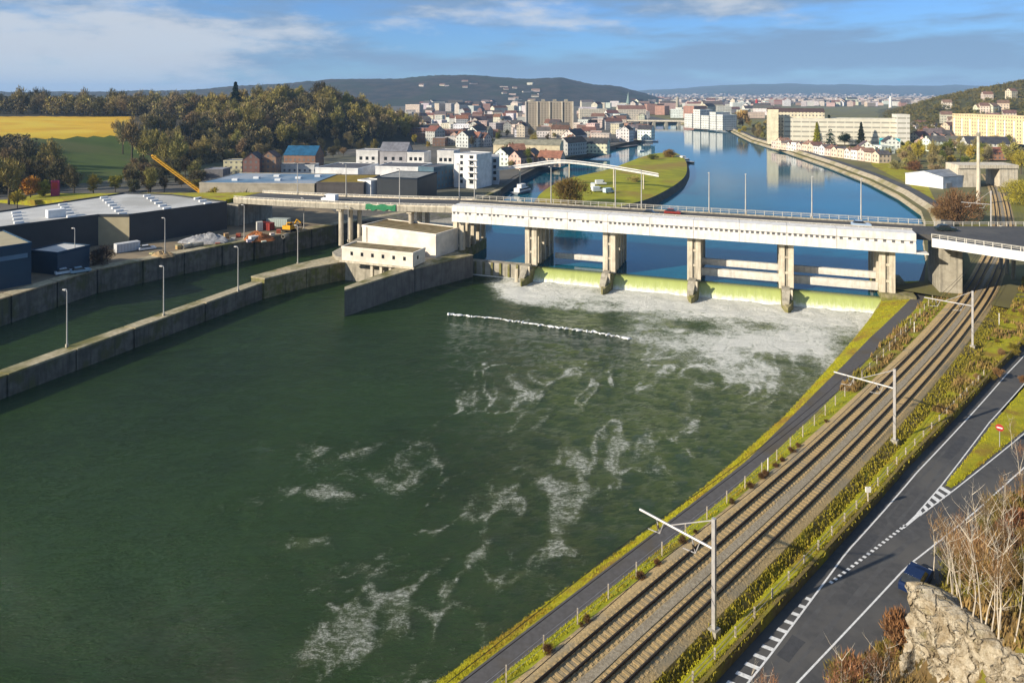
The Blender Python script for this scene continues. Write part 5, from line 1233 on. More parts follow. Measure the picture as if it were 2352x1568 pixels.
for q, lab in ((-1.6, 'overhead wire above the track nearer the river'), (1.8, 'overhead wire above the track nearer the road')):
    r = thing('overhead_wire', lab, 'wire', T(60, q, 5.2)); S = np.arange(-24, 320, 3.0)
    MB().tube([T(s, q, 10.4) for s in S], .04, 4).build('contact_wire', M_RAIL, r); MB().tube([T(s, q, 11.6 - .5 * math.sin(math.pi * ((s - 7) % 50) / 50)) for s in S], .035, 4).build('carrier_wire', M_RAIL, r)
# low wall along the slip road
rw = thing('roadside_wall', 'low mossy concrete wall between the verge and the slip road', 'wall', T(40, q_wall(40), 4.4))
S = np.arange(-24, 128, 4.0)
for a, b in zip(S[:-1], S[1:]):
    P = [T(a + .03, q_wall(a) - .3, 0), T(a + .03, q_wall(a), 0), T(b - .03, q_wall(b), 0), T(b - .03, q_wall(b) - .3, 0)]
    MB().prism([(p.x, p.y) for p in P], 4.2, 5.45).build('wall_panel', M_DITCH, rw)
def wall_top():
    s = -12 + 130 * random.random() ** 1.4; return T(s, q_wall(s) - random.uniform(-.05, .5), 5.3)
tag(tufts('wall_ivy', M_DITCHW, 3000, wall_top, (.05, .25), .07, 3, 1.4), 'straggling weeds and ivy along the roadside wall', 'weeds')
fn = thing('wire_fence', 'thin post and wire fence between the footpath and the tracks', 'fence', T(40, -4.6, 4.4))
q_f = prof([(-20, -4.5), (40, -4.6), (80, -5.6), (110, -6.6), (150, -7)])
for s in np.arange(-8, 132, 4.2):
    p = T(s, q_f(s), 4.1); MB().obox(p, (.05, 0), (0, .05), 1.75).build('post', M_BIRCH, fn)
for z in (4.9, 5.4, 5.75): MB().tube([T(s, q_f(s), z) for s in np.arange(-8, 131, 4.2)], .012, 3).build('wire', M_STEEL, fn)
f2 = thing('verge_fence', 'old wooden post fence on the road side of the verge', 'fence', T(40, q_wall(40) - .8, 5))
for s in np.arange(-10, 90, 3.2): MB().obox(T(s, q_wall(s) - .75, 4.9), (.06, 0), (0, .06), 1.1).build('post', M_BIRCH, f2)
for z in (5.4, 5.85): MB().tube([T(s, q_wall(s) - .75, z) for s in np.arange(-10, 90, 3.2)], .025, 4).build('rail', M_BIRCH, f2)
def small_post(name, label, cat, p, hgt, m=M_WHITE, head=None):
    r = thing(name, label, cat, p); MB().tube([(0, 0, -.2), (0, 0, hgt)], .07, 6).build('post', m, r, local=True)
    if head: MB().box(-.28, .28, -.08, .08, hgt - .55, hgt).build('head', head, r, local=True)
small_post('marker_post', 'white marker post beside the river footpath', 'post', G(1764, 1088, 4.6), 1.9, M_WHITE)
small_post('signal_post', 'short railway signal post on the verge', 'signal', G(1994, 1160, 5.0), 2.0, M_BIRCH, M_WHITE)
small_post('marker_post', 'pale marker post right of the tracks near the ramp', 'post', G(2295, 745, 5.0), 2.2, M_WHITE)
small_post('marker_post', 'pale marker post between path and tracks near the weir', 'post', G(2100, 762, 4.6), 1.9, M_WHITE)
ns = thing('road_sign', 'round red road sign on a post at the gore', 'road sign', T(66, 14.2, 4.45), R(-40))
MB().tube([(0, 0, -.1), (0, 0, 2.6)], .05, 8).build('post', M_STEEL, ns, local=True); MB().tube([(0, -.08, 2.5), (0, -.04, 2.5)], .45, 20).build('disc', M_RED, ns, local=True); MB().box(-.3, .3, -.1, -.085, 2.42, 2.58).build('bar', M_WHITE, ns, local=True)
tt = thing('sign_totem', 'tall magenta sign totem below the wooded hill', 'sign', G(127, 462, 6)); MB().box(-1.6, 1.6, -.4, .4, 0, 8.5).build('panel', M_MAGENTA, tt, local=True); MB().box(-1.2, 1.2, -.45, -.4, 5, 7.6).build('face', M_RED, tt, local=True); MB().box(-1.75, 1.75, -.5, .5, -.2, 1.0).build('plinth', M_WHITE, tt, local=True)

# ================================================================== LIMESTONE OUTCROP
def rock():
    base = catmull([(34.5, 57), (32, 54.5), (29.5, 52.6), (28.9, 48.5), (29.1, 44), (29.7, 40), (30.5, 35), (31, 30)], 26); n = len(base)
    topx = np.interp(np.linspace(0, 1, n), [0, .2, .4, .6, .8, 1], [2.2, 1.4, 1.5, 1.9, 2.0, 2.2]); topz = np.interp(np.linspace(0, 1, n), [0, .12, .25, .4, .7, 1], [8.5, 11.0, 12.6, 13.6, 14.8, 16])
    k = 60; V = []
    for i, (x, y) in enumerate(base):
        for j in range(k):
            v = j / (k - 1)
            if v < .72: u = v / .72; px, pz = x + .7 + (topx[i] - .7) * u ** 1.5, 3.5 + (topz[i] - 3.5) * u
            else: u = (v - .72) / .28; px, pz = x + topx[i] + 3.2 * u, topz[i] + .5 * math.sin(u * 3.1) - 1.1 * u
            nn = float(fbm(y * .55 + i * .02, pz * .55, 5, 77)) - .5; st = float(fbm(y * 3.1, pz * 1.5, 3, 19)) - .5; bl = math.floor(float(vnoise(y * 1.5 + 3, pz * .8, 23)) * 5) / 5 - .4 - .9 * max(0, float(vnoise(y * 2.4, pz * .35, 29)) - .72)
            V.append((px - (nn * 1.7 + st * 1.3 + bl * 1.1), y + nn * .5 + st * .4, pz + st * .9 + nn * .8))
    Fc = [(i * k + j, i * k + j + 1, (i + 1) * k + j + 1, (i + 1) * k + j) for i in range(n - 1) for j in range(k - 1)]
    mb = MB(); mb.v, mb.f = V, Fc; o = mb.build('rock_outcrop', M_ROCK); tag(o, 'pale craggy limestone outcrop in the lower corner above the road', 'rock')
rock()

# ================================================================== TREES AND SHRUBS
def twig_cloud(n, rx, rz, zc, size, aspect, up, seed, hollow=.35, clumps=14, cone=False):
    """n small slivers spread through a crown; returns verts (3n,3)"""
    g = np.random.default_rng(seed)
    cth, cz = g.uniform(0, 6.283, clumps), g.uniform(-1, 1, clumps); cr = (hollow + (1 - hollow) * g.uniform(0, 1, clumps) ** .6) * .78
    cc = np.stack([np.cos(cth) * np.sqrt(1 - cz ** 2) * cr, np.sin(cth) * np.sqrt(1 - cz ** 2) * cr, cz * cr], 1)
    k = g.integers(0, clumps, n); d = g.normal(0, 1, (n, 3)); d /= np.linalg.norm(d, axis=1)[:, None]
    p = cc[k] + d * (g.uniform(0, 1, n) ** .5 * .36)[:, None]
    r = np.linalg.norm(p, axis=1); p *= np.minimum(1, 1.0 / np.maximum(r, 1e-6))[:, None]
    if cone:
        zz = g.uniform(0, 1, n) ** .75; th = g.uniform(0, 6.283, n); rr = (1 - zz) * (.55 + .45 * g.uniform(0, 1, n)) * (1 + .25 * np.sin(zz * 40)); p = np.stack([np.cos(th) * rr, np.sin(th) * rr, zz * 2 - 1], 1)
    P = p * np.array([rx, rx, rz]) + np.array([0, 0, zc])
    out_ = p.copy(); out_[:, 2] += up; out_ += g.normal(0, .45, (n, 3)); out_ /= np.linalg.norm(out_, axis=1)[:, None] + 1e-9
    if cone: out_[:, 2] = -.35; out_ /= np.linalg.norm(out_, axis=1)[:, None]
    side = np.cross(out_, g.normal(0, 1, (n, 3))); side /= np.linalg.norm(side, axis=1)[:, None] + 1e-9
    L = size * g.uniform(.5, 1.4, n)[:, None]; Wd = L * aspect
    return np.stack([P - side * Wd - out_ * L * .4, P + side * Wd - out_ * L * .4, P + out_ * L * .8], 1).reshape(-1, 3)
def cloud_mesh(name, V): return np_mesh(name, V, np.arange(len(V)).reshape(-1, 3))
def trunk_mesh(name, h, r, limbs, seed, spread=.5):
    g = random.Random(seed); mb = MB(); mb.tube([(0, 0, -.6), (g.uniform(-.2, .2), g.uniform(-.2, .2), h * .5), (g.uniform(-.4, .4), g.uniform(-.4, .4), h)], [r, r * .7, r * .25], 6)
    for i in range(limbs):
        z = h * g.uniform(.3, .8); a = g.uniform(0, 6.283); l = h * g.uniform(.25, .45); mb.tube([(0, 0, z), (math.cos(a) * l * spread, math.sin(a) * l * spread, z + l * .55), (math.cos(a) * l * spread * 1.5, math.sin(a) * l * spread * 1.5, z + l)], [r * .4, r * .25, r * .08], 4, False)
    me = bpy.data.meshes.new(name); me.from_pydata(mb.v, [], mb.f); me.update(); me.materials.append(M_TRUNK); return me
CROWN = {}; TRUNK = {}
for i in range(4):
    CROWN['bare%d' % i] = cloud_mesh('crown', twig_cloud(1400, 4.7, 6.0, 9.2, 1.15, .12, 1.0, 100 + i, .3, 24)); TRUNK['bare%d' % i] = trunk_mesh('trunk', 12.5, .38, 7, i)
    CROWN['round%d' % i] = cloud_mesh('crown', twig_cloud(1500, 4.7, 4.7, 6.8, .95, .19, .5, 200 + i, .40, 26)); TRUNK['round%d' % i] = trunk_mesh('trunk', 8, .35, 6, 20 + i)
for i in range(2):
    CROWN['fir%d' % i] = cloud_mesh('crown', twig_cloud(1500, 3.6, 8.5, 9.5, 1.3, .30, 0, 300 + i, cone=True)); TRUNK['fir%d' % i] = trunk_mesh('trunk', 15, .35, 0, 40 + i)
    CROWN['bush%d' % i] = cloud_mesh('crown', twig_cloud(1500, 3.0, 2.2, 1.6, .55, .14, 1.0, 400 + i, .2, 26)); TRUNK['bush%d' % i] = trunk_mesh('trunk', 2.4, .1, 9, 50 + i, .9)
for i in range(2): CROWN['thicket%d' % i] = cloud_mesh('crown', twig_cloud(5200, 7.0, 5.0, 4.2, .75, .10, .9, 500 + i, .35, 40)); TRUNK['thicket%d' % i] = trunk_mesh('trunk', 5.5, .16, 14, 60 + i, .9)
for m_ in CROWN.values(): m_.materials.append(M_LEAF)
def tree(name, label, p, kind, col, sc=1.0, sz=None, group=None, cat='tree', rz=None):
    r = thing(name, label, cat, p, random.uniform(0, 6.28) if rz is None else rz, group); r.scale = (sc, sc, sz or sc)
    c = link('crown', CROWN[kind], None, r); c.color = col + (1,); t = link('trunk', TRUNK[kind], None, r); return r
def jit(c, a=.22):
    f = 1 + random.uniform(-a, a); return tuple(max(.004, x * f * (1 + random.uniform(-.08, .08))) for x in c)
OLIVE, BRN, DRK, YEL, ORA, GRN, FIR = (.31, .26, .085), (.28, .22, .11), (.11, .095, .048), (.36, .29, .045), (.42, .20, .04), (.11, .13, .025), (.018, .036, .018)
taken = []
def free(x, y, r):
    if any((x - a) ** 2 + (y - b) ** 2 < r * r for a, b in taken): return False
    taken.append((x, y)); return True
def wood(n, xr, yr, sp, cols, label, group, kinds, scr=(.9, 1.35), dmin=6, tries=6000):
    c = 0
    for _ in range(tries):
        if c >= n: break
        x, y = random.uniform(*xr), random.uniform(*yr); d = foot_dist(x, y)
        if d < dmin: continue
        z = lh_z(x, y); px, py = proj(x, y, z)
        if px < -60 or (y < 600 and px < 330 and proj(x, y, z + 15 * scr[1])[1] < 314) or in_poly(px, py, FIELD) or in_poly(px, py, FIELD2) or in_poly(px, py, MEADOW): continue
        if not free(x, y, sp): continue
        cc = random.choice(cols); sc_ = random.uniform(*scr); cw = {OLIVE: 'olive', BRN: 'brown', DRK: 'dark', YEL: 'yellowish'}[cc]
        sw = 'tall' if sc_ > scr[0] + (scr[1] - scr[0]) * .66 else 'low' if sc_ < scr[0] + (scr[1] - scr[0]) * .33 else 'middling'
        dw = 'front' if y < yr[0] + (yr[1] - yr[0]) * .3 else 'rear' if y > yr[0] + (yr[1] - yr[0]) * .7 else 'middle'
        pw = 'near the picture edge' if px < 120 else 'above the warehouse roof' if px < 330 else 'above the retail halls' if px < 640 else 'towards the town'
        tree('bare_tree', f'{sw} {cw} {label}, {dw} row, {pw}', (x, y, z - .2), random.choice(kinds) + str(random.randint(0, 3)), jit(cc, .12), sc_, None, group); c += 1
    return c
B = ['bare', 'round', 'bare']
wood(70, (-520, -165), (622, 700), 6.6, [OLIVE, BRN, BRN, DRK], 'tree of the wood above the yellow field', 'trees above the yellow field', B, (1.25, 1.75))
wood(100, (-262, -86), (512, 690), 6.2, [OLIVE, OLIVE, OLIVE, BRN], 'tree on the wooded spur', 'trees on the wooded spur', B, (1.15, 1.6))
wood(45, (-270, -150), (400, 520), 6.0, [DRK, DRK, BRN, OLIVE], 'tree on the shaded slope', 'trees on the shaded slope', B, (.8, 1.2))  # crown colours darkened for the shade on this slope
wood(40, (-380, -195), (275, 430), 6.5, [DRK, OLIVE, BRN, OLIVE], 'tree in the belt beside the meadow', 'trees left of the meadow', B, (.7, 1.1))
wood(32, (-235, -95), (478, 575), 5.5, [DRK, DRK, BRN], 'tree at the dark foot of the spur', 'trees at the foot of the spur', B, (.8, 1.2), 3)  # shade at the spur's foot is put into the dark crown colours
# the rest of the wood reads as one mass
def mass(name, label, n, sampler, r, hgt, m_cols, faces=70, seed=1, size=2.2, asp=.3):
    g = np.random.default_rng(seed); base = [twig_cloud(faces, r, hgt / 2, hgt * .55, size, asp, .5, seed * 10 + i, .4, 9) for i in range(5)]
    parts = {k: [] for k in range(len(m_cols))}
    for i in range(n):
        p = sampler()
        if p is None: continue
        v = base[g.integers(0, 5)]; a = g.uniform(0, 6.283); s = g.uniform(.7, 1.25); c, s_ = math.cos(a), math.sin(a)
        q = np.stack([(v[:, 0] * c - v[:, 1] * s_) * s + p[0], (v[:, 0] * s_ + v[:, 1] * c) * s + p[1], v[:, 2] * s + p[2]], 1); parts[g.integers(0, len(m_cols))].append(q)
    V = np.concatenate([np.concatenate(parts[k]) for k in parts if parts[k]]); me = cloud_mesh(name, V)
    mi = np.concatenate([np.full(sum(len(q) for q in parts[k]) // 3, k) for k in parts if parts[k]])
    for k, c in enumerate(m_cols): me.materials.append(mat('%s_%d' % (name, k), c, tuple(x * .6 for x in c), .12, .95))
    me.polygons.foreach_set('material_index', mi.astype(np.int32)); o = link(name, me, None); tag(o, label, 'wood', kind='stuff'); return o
def s_left():
    for _ in range(20):
        x, y = random.uniform(-700, -90), random.uniform(480, 840)
        if foot_dist(x, y) < 8: continue
        z = lh_z(x, y); px, py = proj(x, y, z)
        if in_poly(px, py, FIELD) or in_poly(px, py, FIELD2) or in_poly(px, py, MEADOW) or px < -80: continue
        if y < 612 and px < 480: continue
        return (x, y, z - .5)
mass('hill_wood', 'leafless wood covering the hill behind the yellow field', 1700, s_left, 5.4, 15, [OLIVE, BRN, DRK], 80, 4, 1.5, .26)
def s_slope():
    for _ in range(20):
        x, y = random.uniform(-480, -150), random.uniform(240, 520); d = foot_dist(x, y)
        if d < 3: continue
        z = lh_z(x, y); px, py = proj(x, y, z)
        if in_poly(px, py, FIELD) or in_poly(px, py, MEADOW) or px < -60 or py < 322: continue
        return (x, y, z - .5)
mass('slope_scrub', 'dark scrub on the lower slopes around the meadow', 650, s_slope, 3.4, 6, [DRK, DRK, BRN], 60, 6, 1.1, .26)
def s_right():
    y = 560 + 900 * random.random() ** 1.3; u = random.uniform(.50, .95); x = u * y; z = rh_z(x, y)
    if z < 9: return None
    return (x, y, z - 1)
mass('right_hill_wood', 'olive scrub and trees covering the hill on the right', 2600, s_right, 4.2, 7, [(.15, .125, .035), (.11, .105, .03), (.18, .145, .045)], 60, 8, 1.5, .28)
# single trees by the picture
def pt(name, label, x, y, z, kind, col, hpx, wf=1.0, cat='tree', group=None, base_h=None):
    p = G(x, y, z); hm = hpx * p.y / F; bh = {'bare': 15.2, 'round': 11.4, 'fir': 18.0, 'bush': 3.8, 'thicket': 9.2}[kind[:-1]]; s = hm / bh
    return tree(name, label, p, kind, col, s * wf, s, group, cat)
p = Vector((-247, 610, 0)); p.z = lh_z(p.x, p.y); tree('fir_tree', 'tall dark fir standing above the wooded hill skyline', p, 'fir0', FIR, 1.9, 1.65)
tree('fir_tree', 'small dark fir on the wooded spur skyline', (-176, 640, lh_z(-176, 640) + 3), 'fir1', FIR, 1.1, 1.15)
for i, (x, y, h, c, lab) in enumerate([(282, 352, 80, BRN, 'tall bare tree at the right end of the yellow field'), (303, 366, 95, BRN, 'bare brown tree on the meadow edge'), (330, 380, 90, OLIVE, 'olive bare tree beside the meadow edge'), (268, 330, 58, BRN, 'slim bare tree at the field corner'), (352, 372, 80, OLIVE, 'olive tree at the foot of the meadow'), (380, 392, 90, OLIVE, 'rounded olive tree behind the crane boom'), (410, 398, 95, OLIVE, 'rounded olive tree right of the crane boom tip')]):
    pt('bare_tree', lab, x, y, 12 if y < 370 else 7, 'bare%d' % (i % 4), jit(c), h, .8)
for i, (x, y, h, c, k, lab) in enumerate([(20, 470, 110, OLIVE, 'bare1', 'large olive tree at the frame edge below the hill'), (70, 462, 60, ORA, 'round0', 'orange tinted tree left of the magenta totem'), (40, 478, 45, YEL, 'round1', 'yellow green shrub tree at the frame edge'), (100, 460, 48, YEL, 'round2', 'yellowish tree just left of the magenta totem'),
        (215, 448, 48, YEL, 'round3', 'yellowish tree behind the warehouse roof'), (265, 442, 42, YEL, 'round0', 'small rounded yellow tree behind the warehouse roof'), (170, 450, 70, DRK, 'bare2', 'dark tree behind the warehouse roof'), (130, 440, 90, DRK, 'bare3', 'tall dark tree behind the magenta totem'), (310, 440, 60, DRK, 'round1', 'dark tree left of the crane boom'), (345, 446, 66, OLIVE, 'bare0', 'olive tree below the crane boom'),
        (60, 420, 100, DRK, 'bare1', 'tall dark tree on the left slope'), (0, 400, 90, DRK, 'bare2', 'dark tree cut by the frame edge on the left slope'), (115, 400, 85, OLIVE, 'bare3', 'olive tree on the left slope beside the meadow'),
        (520, 486, 44, (.20, .16, .07), 'bush0', 'pale bush before the retail hall'), (556, 488, 50, BRN, 'bush1', 'brown bush at the viaduct abutment'), (490, 470, 42, YEL, 'round2', 'yellow green tree against the retail hall'),
        (233, 607, 46, (.035, .026, .018), 'thicket0', 'big dark brown bush in the quay yard'), (1310, 472, 68, (.20, .13, .035), 'thicket1', 'large rounded brown bush on the island'), (1455, 420, 18, OLIVE, 'bush0', 'small bush on the island meadow'), (1535, 362, 20, (.22, .14, .04), 'bush1', 'reddish bush near the island tip'), (1500, 368, 16, GRN, 'bush0', 'low green bush near the island tip'),
        (1706, 298, 48, (.33, .22, .06), 'round0', 'golden rounded tree on the right bank bend'), (1876, 334, 52, (.26, .22, .02), 'fir1', 'yellow green conifer before the long cream block'), (1904, 334, 68, FIR, 'fir0', 'dark conifer before the long cream block'), (1978, 338, 56, (.03, .035, .015), 'fir1', 'dark olive conifer at the end of the row houses'), (1940, 337, 36, FIR, 'round1', 'small dark conifer between the two tall ones'),
        (2204, 512, 84, (.20, .115, .055), 'thicket0', 'great brown thicket beyond the bridge ramp'), (2165, 512, 44, (.19, .12, .05), 'thicket1', 'smaller brown thicket left of the great one'), (2040, 372, 34, OLIVE, 'bare0', 'olive tree behind the riverside lawn'), (2075, 374, 40, OLIVE, 'round1', 'rounded olive tree behind the riverside lawn'), (2110, 376, 54, YEL, 'bare1', 'yellow olive tree left of the white shed'), (2145, 372, 50, OLIVE, 'bare2', 'bare olive tree behind the white shed'), (2175, 370, 46, GRN, 'round3', 'dark green tree behind the white shed'), (2215, 362, 40, OLIVE, 'bare3', 'olive tree left of the tall concrete mast'),
        (2325, 380, 56, OLIVE, 'round2', 'olive tree right of the orange brick house'), (2345, 400, 60, YEL, 'bare0', 'yellowish tree at the frame edge by the overbridge'), (2345, 470, 60, YEL, 'thicket1', 'yellow brown bush at the frame edge beyond the ramp'), (2060, 388, 22, BRN, 'bush0', 'brown hedge clump behind the riverside lawn'), (2100, 392, 24, (.16, .08, .04), 'bush1', 'reddish hedge clump left of the white shed'), (2150, 395, 20, BRN, 'bush0', 'brown hedge clump beside the white shed')]):
    bu = k[:-1] in ('bush', 'thicket'); pt('shrub' if bu else 'bare_tree', lab, x, y, 6.0 if x < 1700 else 5.0, k, jit(c, .1), h, {'bush': 1.25, 'thicket': .95}.get(k[:-1], .95), cat='bush' if bu else 'tree')
TRC = [OLIVE, BRN, GRN, DRK, YEL]
def town_trees(n, xr, yr, label, group, hr=(5, 9), cols=TRC):
    c = 0
    for _ in range(n * 8):
        if c >= n: break
        x, y = random.uniform(*xr), random.uniform(*yr); p = G(x, y, 6)
        if in_poly(p.x, p.y, [(-30, 262)] + LEFT_UP + RIGHT_UP[1:]): continue
        if not free(p.x, p.y, 5): continue
        p.z = 5.9 if p.x < 200 else 4.9; ci = random.randrange(5); kd = random.choice(['bare', 'round']); sc_ = random.uniform(.45, .85); tree('town_tree', f"{'taller' if sc_ > .65 else 'small'} {['olive', 'brown', 'green', 'dark', 'yellowish'][ci]} {'bushy' if kd == 'round' else 'upright'} {label}", p, kd + str(random.randint(0, 3)), jit(cols[ci]), sc_, None, group); c += 1
town_trees(34, (900, 1330), (290, 350), 'tree among the houses of the left bank town', 'trees in the left bank town')
town_trees(34, (285, 470), (395, 450), 'tree on the low ground behind the warehouse', 'trees behind the warehouse', cols=[DRK, DRK, BRN, DRK, OLIVE])
town_trees(36, (500, 860), (338, 372), 'tree behind the roadside houses', 'trees behind the roadside houses', cols=[DRK, DRK, BRN, DRK, OLIVE])
town_trees(16, (1150, 1290), (366, 392), 'tree by the lock approach', 'trees by the lock approach')
town_trees(26, (1690, 1780), (292, 322), 'tree on the right bank bend', 'trees on the right bank bend')
town_trees(80, (2060, 2352), (325, 385), 'tree among the houses below the right hill', 'trees below the right hill')

# ================================================================== THE TOWN
WALLS = [((.74, .72, .68), 'white'), ((.66, .59, .47), 'cream'), ((.38, .21, .15), 'brick'), ((.60, .44, .36), 'pink'), ((.44, .42, .40), 'grey'), ((.20, .12, .09), 'dark brick')]
ROOFS = [((.07, .065, .068), 'dark slate roof'), ((.17, .085, .065), 'red brown roof'), ((.13, .11, .10), 'grey brown roof'), ((.30, .13, .08), 'orange roof'), ((.42, .41, .39), 'flat pale roof')]
NAMED = [(1125, 1295, 322, 368), (1200, 1325, 225, 302), (1036, 1150, 340, 430), (1755, 2095, 245, 345), (2180, 2360, 255, 352)]
houses = []
def where(x, y):
    if y < 262 or x > 1500: return None
    if y > 362: return 'along the lock approach'
    if x < 1000: return 'below the wooded spur' if y > 290 else 'beyond the wooded spur'
    if x < 1130: return 'behind the white apartment block' if y > 300 else 'at the foot of the wooded hill'
    if x < 1215: return 'left of the tower block' if y > 295 else 'beyond the tower block'
    if x < 1330: return 'in front of the tower block'
    return 'near the left quay' if y > 305 else 'set back from the left quay'
def town(n, poly_px, wr, dr, hr, place, group, weights=None, spf=1.05, flat=.3, zb=None):
    c = 0; x0, x1 = min(a for a, _ in poly_px), max(a for a, _ in poly_px); y0, y1 = min(b for _, b in poly_px), max(b for _, b in poly_px)
    for _ in range(n * 14):
        if c >= n: break
        # even on the ground rather than in the picture
        x = random.uniform(x0, x1); y = YH + 1 / random.uniform(1 / (y1 - YH), 1 / (y0 - YH)) if random.random() < .35 else random.uniform(y0, y1)
        if not in_poly(x, y, poly_px): continue
        if any(a < x < b and c_ < y < d_ for a, b, c_, d_ in NAMED): continue
        p = G(x, y, 6); w_, d_, h_ = random.uniform(*wr), random.uniform(*dr), random.uniform(*hr)
        if in_poly(p.x, p.y, [(-30, 262)] + LEFT_UP + RIGHT_UP[1:]): continue
        rr = (w_ + d_) / 3.4 * spf
        if any((p.x - a) ** 2 + (p.y - b) ** 2 < (rr + r_) ** 2 for a, b, r_ in houses): continue
        houses.append((p.x, p.y, rr)); p.z = zb(p.x, p.y) if zb else (5.9 if p.x < 230 or p.y > 1050 else 4.9)
        k = random.choices(range(6), weights or (5, 4, 2, 2, 2.5, 1))[0]; fl = random.random() < flat; rk = 4 if fl else random.choices(range(4), (4, 3, 3, 1.4))[0]
        r = thing('town_block' if wr[1] > 25 else 'town_house', f"{'wide ' if w_ > .5 * (wr[0] + wr[1]) else ''}{WALLS[k][1]} {'block' if wr[1] > 25 else 'building'} with {'an' if rk == 3 else 'a'} {ROOFS[rk][1]}, {where(x, y) or place}", 'house', p, random.choice([.2, .9, -.4, 1.2, -.2]) + random.uniform(-.15, .15), group)
        house_parts(r, w_, d_, h_, 'flat' if fl else 'gable', jit(WALLS[k][0], .15), jit(ROOFS[rk][0], .2), chim=not fl and y > 280); c += 1
    return c
town(165, [(895, 262), (1478, 262), (1478, 318), (1400, 338), (1322, 356), (1290, 372), (1290, 320), (1130, 320), (1125, 348), (1000, 338), (905, 322)], (9, 22), (8, 13), (6, 12), 'in the left bank town', 'houses of the left bank town', flat=.45, spf=.82)
town(70, [(985, 240), (1480, 240), (1480, 262), (900, 262)], (16, 42), (12, 20), (9, 20), 'behind the tower block', 'blocks behind the tower block', (4, 4, 2, 2, 2, 1), flat=.5)
town(60, [(1700, 242), (2085, 242), (2085, 270), (1900, 270), (1700, 262)], (14, 40), (12, 18), (8, 16), 'beyond the cream blocks', 'blocks beyond the cream blocks', (4, 4, 2, 3, 2, 1), flat=.5, spf=.85)
town(80, [(1480, 231), (2075, 231), (2075, 262), (1700, 275), (1480, 272)], (16, 50), (12, 22), (9, 22), 'in the far town up the river', 'blocks of the far town', (4, 4, 2, 2, 2, 1), flat=.5)
town(34, [(1890, 262), (2085, 262), (2160, 300), (2185, 335), (2100, 335), (2090, 266)], (9, 18), (8, 12), (6, 10), 'behind the cream blocks', 'houses on the right bank', flat=.3)
town(9, [(1152, 368), (1290, 374), (1250, 386), (1160, 392)], (8, 16), (8, 11), (5, 8), 'along the lock approach below the cream hall', 'houses along the lock approach', (1, 2, 3, 3, 1, 2), flat=.1)
town(16, [(2000, 340), (2190, 325), (2190, 345), (2010, 356)], (8, 15), (8, 11), (5, 8), 'near the riverside lawn', 'houses by the riverside lawn', flat=.35)
# pale blocks on the far river bend and the cream fronts opposite
for i, (x0, x1, yb, yt, lab) in enumerate([(1572, 1590, 293, 262, 'pale riverside block, leftmost of the far bend'), (1592, 1608, 295, 252, 'tall pale riverside block on the far bend'), (1610, 1628, 296, 266, 'grey white riverside block in the middle of the far bend'), (1630, 1644, 298, 258, 'pale green topped riverside block on the far bend'), (1646, 1660, 299, 264, 'white riverside block, rightmost of the far bend')]):
    pb('riverside_block', lab, 'apartment block', x0, yb, x1, yb + 1, yt, 5, 22, (.62, .62, .58), (.16, .34, .28) if i == 3 else (.45, .44, .42), 'flat', 'pale blocks on the far river bend')
pb('palace_front', 'long cream public building at the head of the river', 'building', 1420, 276, 1484, 276, 251, 6, 24, (.66, .58, .46), (.22, .12, .09), 'gable', rh=6)
pb('palace_front', 'cream building left of the long public building', 'building', 1332, 276, 1394, 276, 251, 6, 24, (.62, .56, .44), (.30, .27, .23))
fb2 = thing('far_bridge', 'low pale bridge closing the view up the river', 'bridge', G(1500, 280, 5)); p, q = G(1405, 283, 6), G(1575, 285, 6)
MB().prism([(p.x, p.y), (q.x, q.y), (q.x, q.y + 14), (p.x, p.y + 14)], 9.0, 11.0).build('deck', M_PIER, fb2)
for k in range(6): c = p.lerp(q, (k + .5) / 6); MB().prism([(c.x - 2, c.y + 1), (c.x + 2, c.y + 1), (c.x + 2, c.y + 13), (c.x - 2, c.y + 13)], 2, 8.99).build('pier', M_CONC, fb2)
ch_ = thing('church', 'far church with a thin grey green spire', 'church', G(1443, 262, 6)); L0 = ch_.location; k = L0.y / F
o = MB().box(-22 * k, 10 * k, 0, 26, 0, 14 * k).build('nave', M_PLAIN, ch_, local=True); o.color = (.45, .42, .36, 1); o = MB().box(-4 * k, 4 * k, -3, 3, 0, 24 * k).build('tower', M_PLAIN, ch_, local=True); o.color = (.5, .46, .4, 1)
MB().tube([(0, 0, 24 * k), (0, 0, 50 * k)], [5 * k, .2], 8).build('spire', mat('copper_green', (.22, .30, .27), (.16, .22, .2), .3, .7), ch_, local=True)
for x, yb, yt, m_, lab in [(1738, 252, 228, M_RED, 'thin red brick chimney in the far town'), (2045, 250, 222, M_WHITE, 'thin white tower in the far town'), (1556, 256, 222, M_CONC, 'pale domed tower in the far town'), (1000, 182, 172, M_CONC, 'small tower on the skyline of the wooded hill')]:
    if yb < 200: p = Vector(((x - CX) * 3200 / F, 3200, 110))
    else: p = G(x, yb, 6)
    r = thing('far_tower', lab, 'tower', p); hh = (50 - (yt - YH) * p.y / F) - p.z; MB().tube([(0, 0, 0), (0, 0, hh * .85), (0, 0, hh)], [4.5, 3.5, 1.5], 10).build('shaft', m_, r, local=True); MB().tube([(0, 0, -1), (0, 0, hh * .12)], 5.5, 10).build('base', M_CONC, r, local=True)
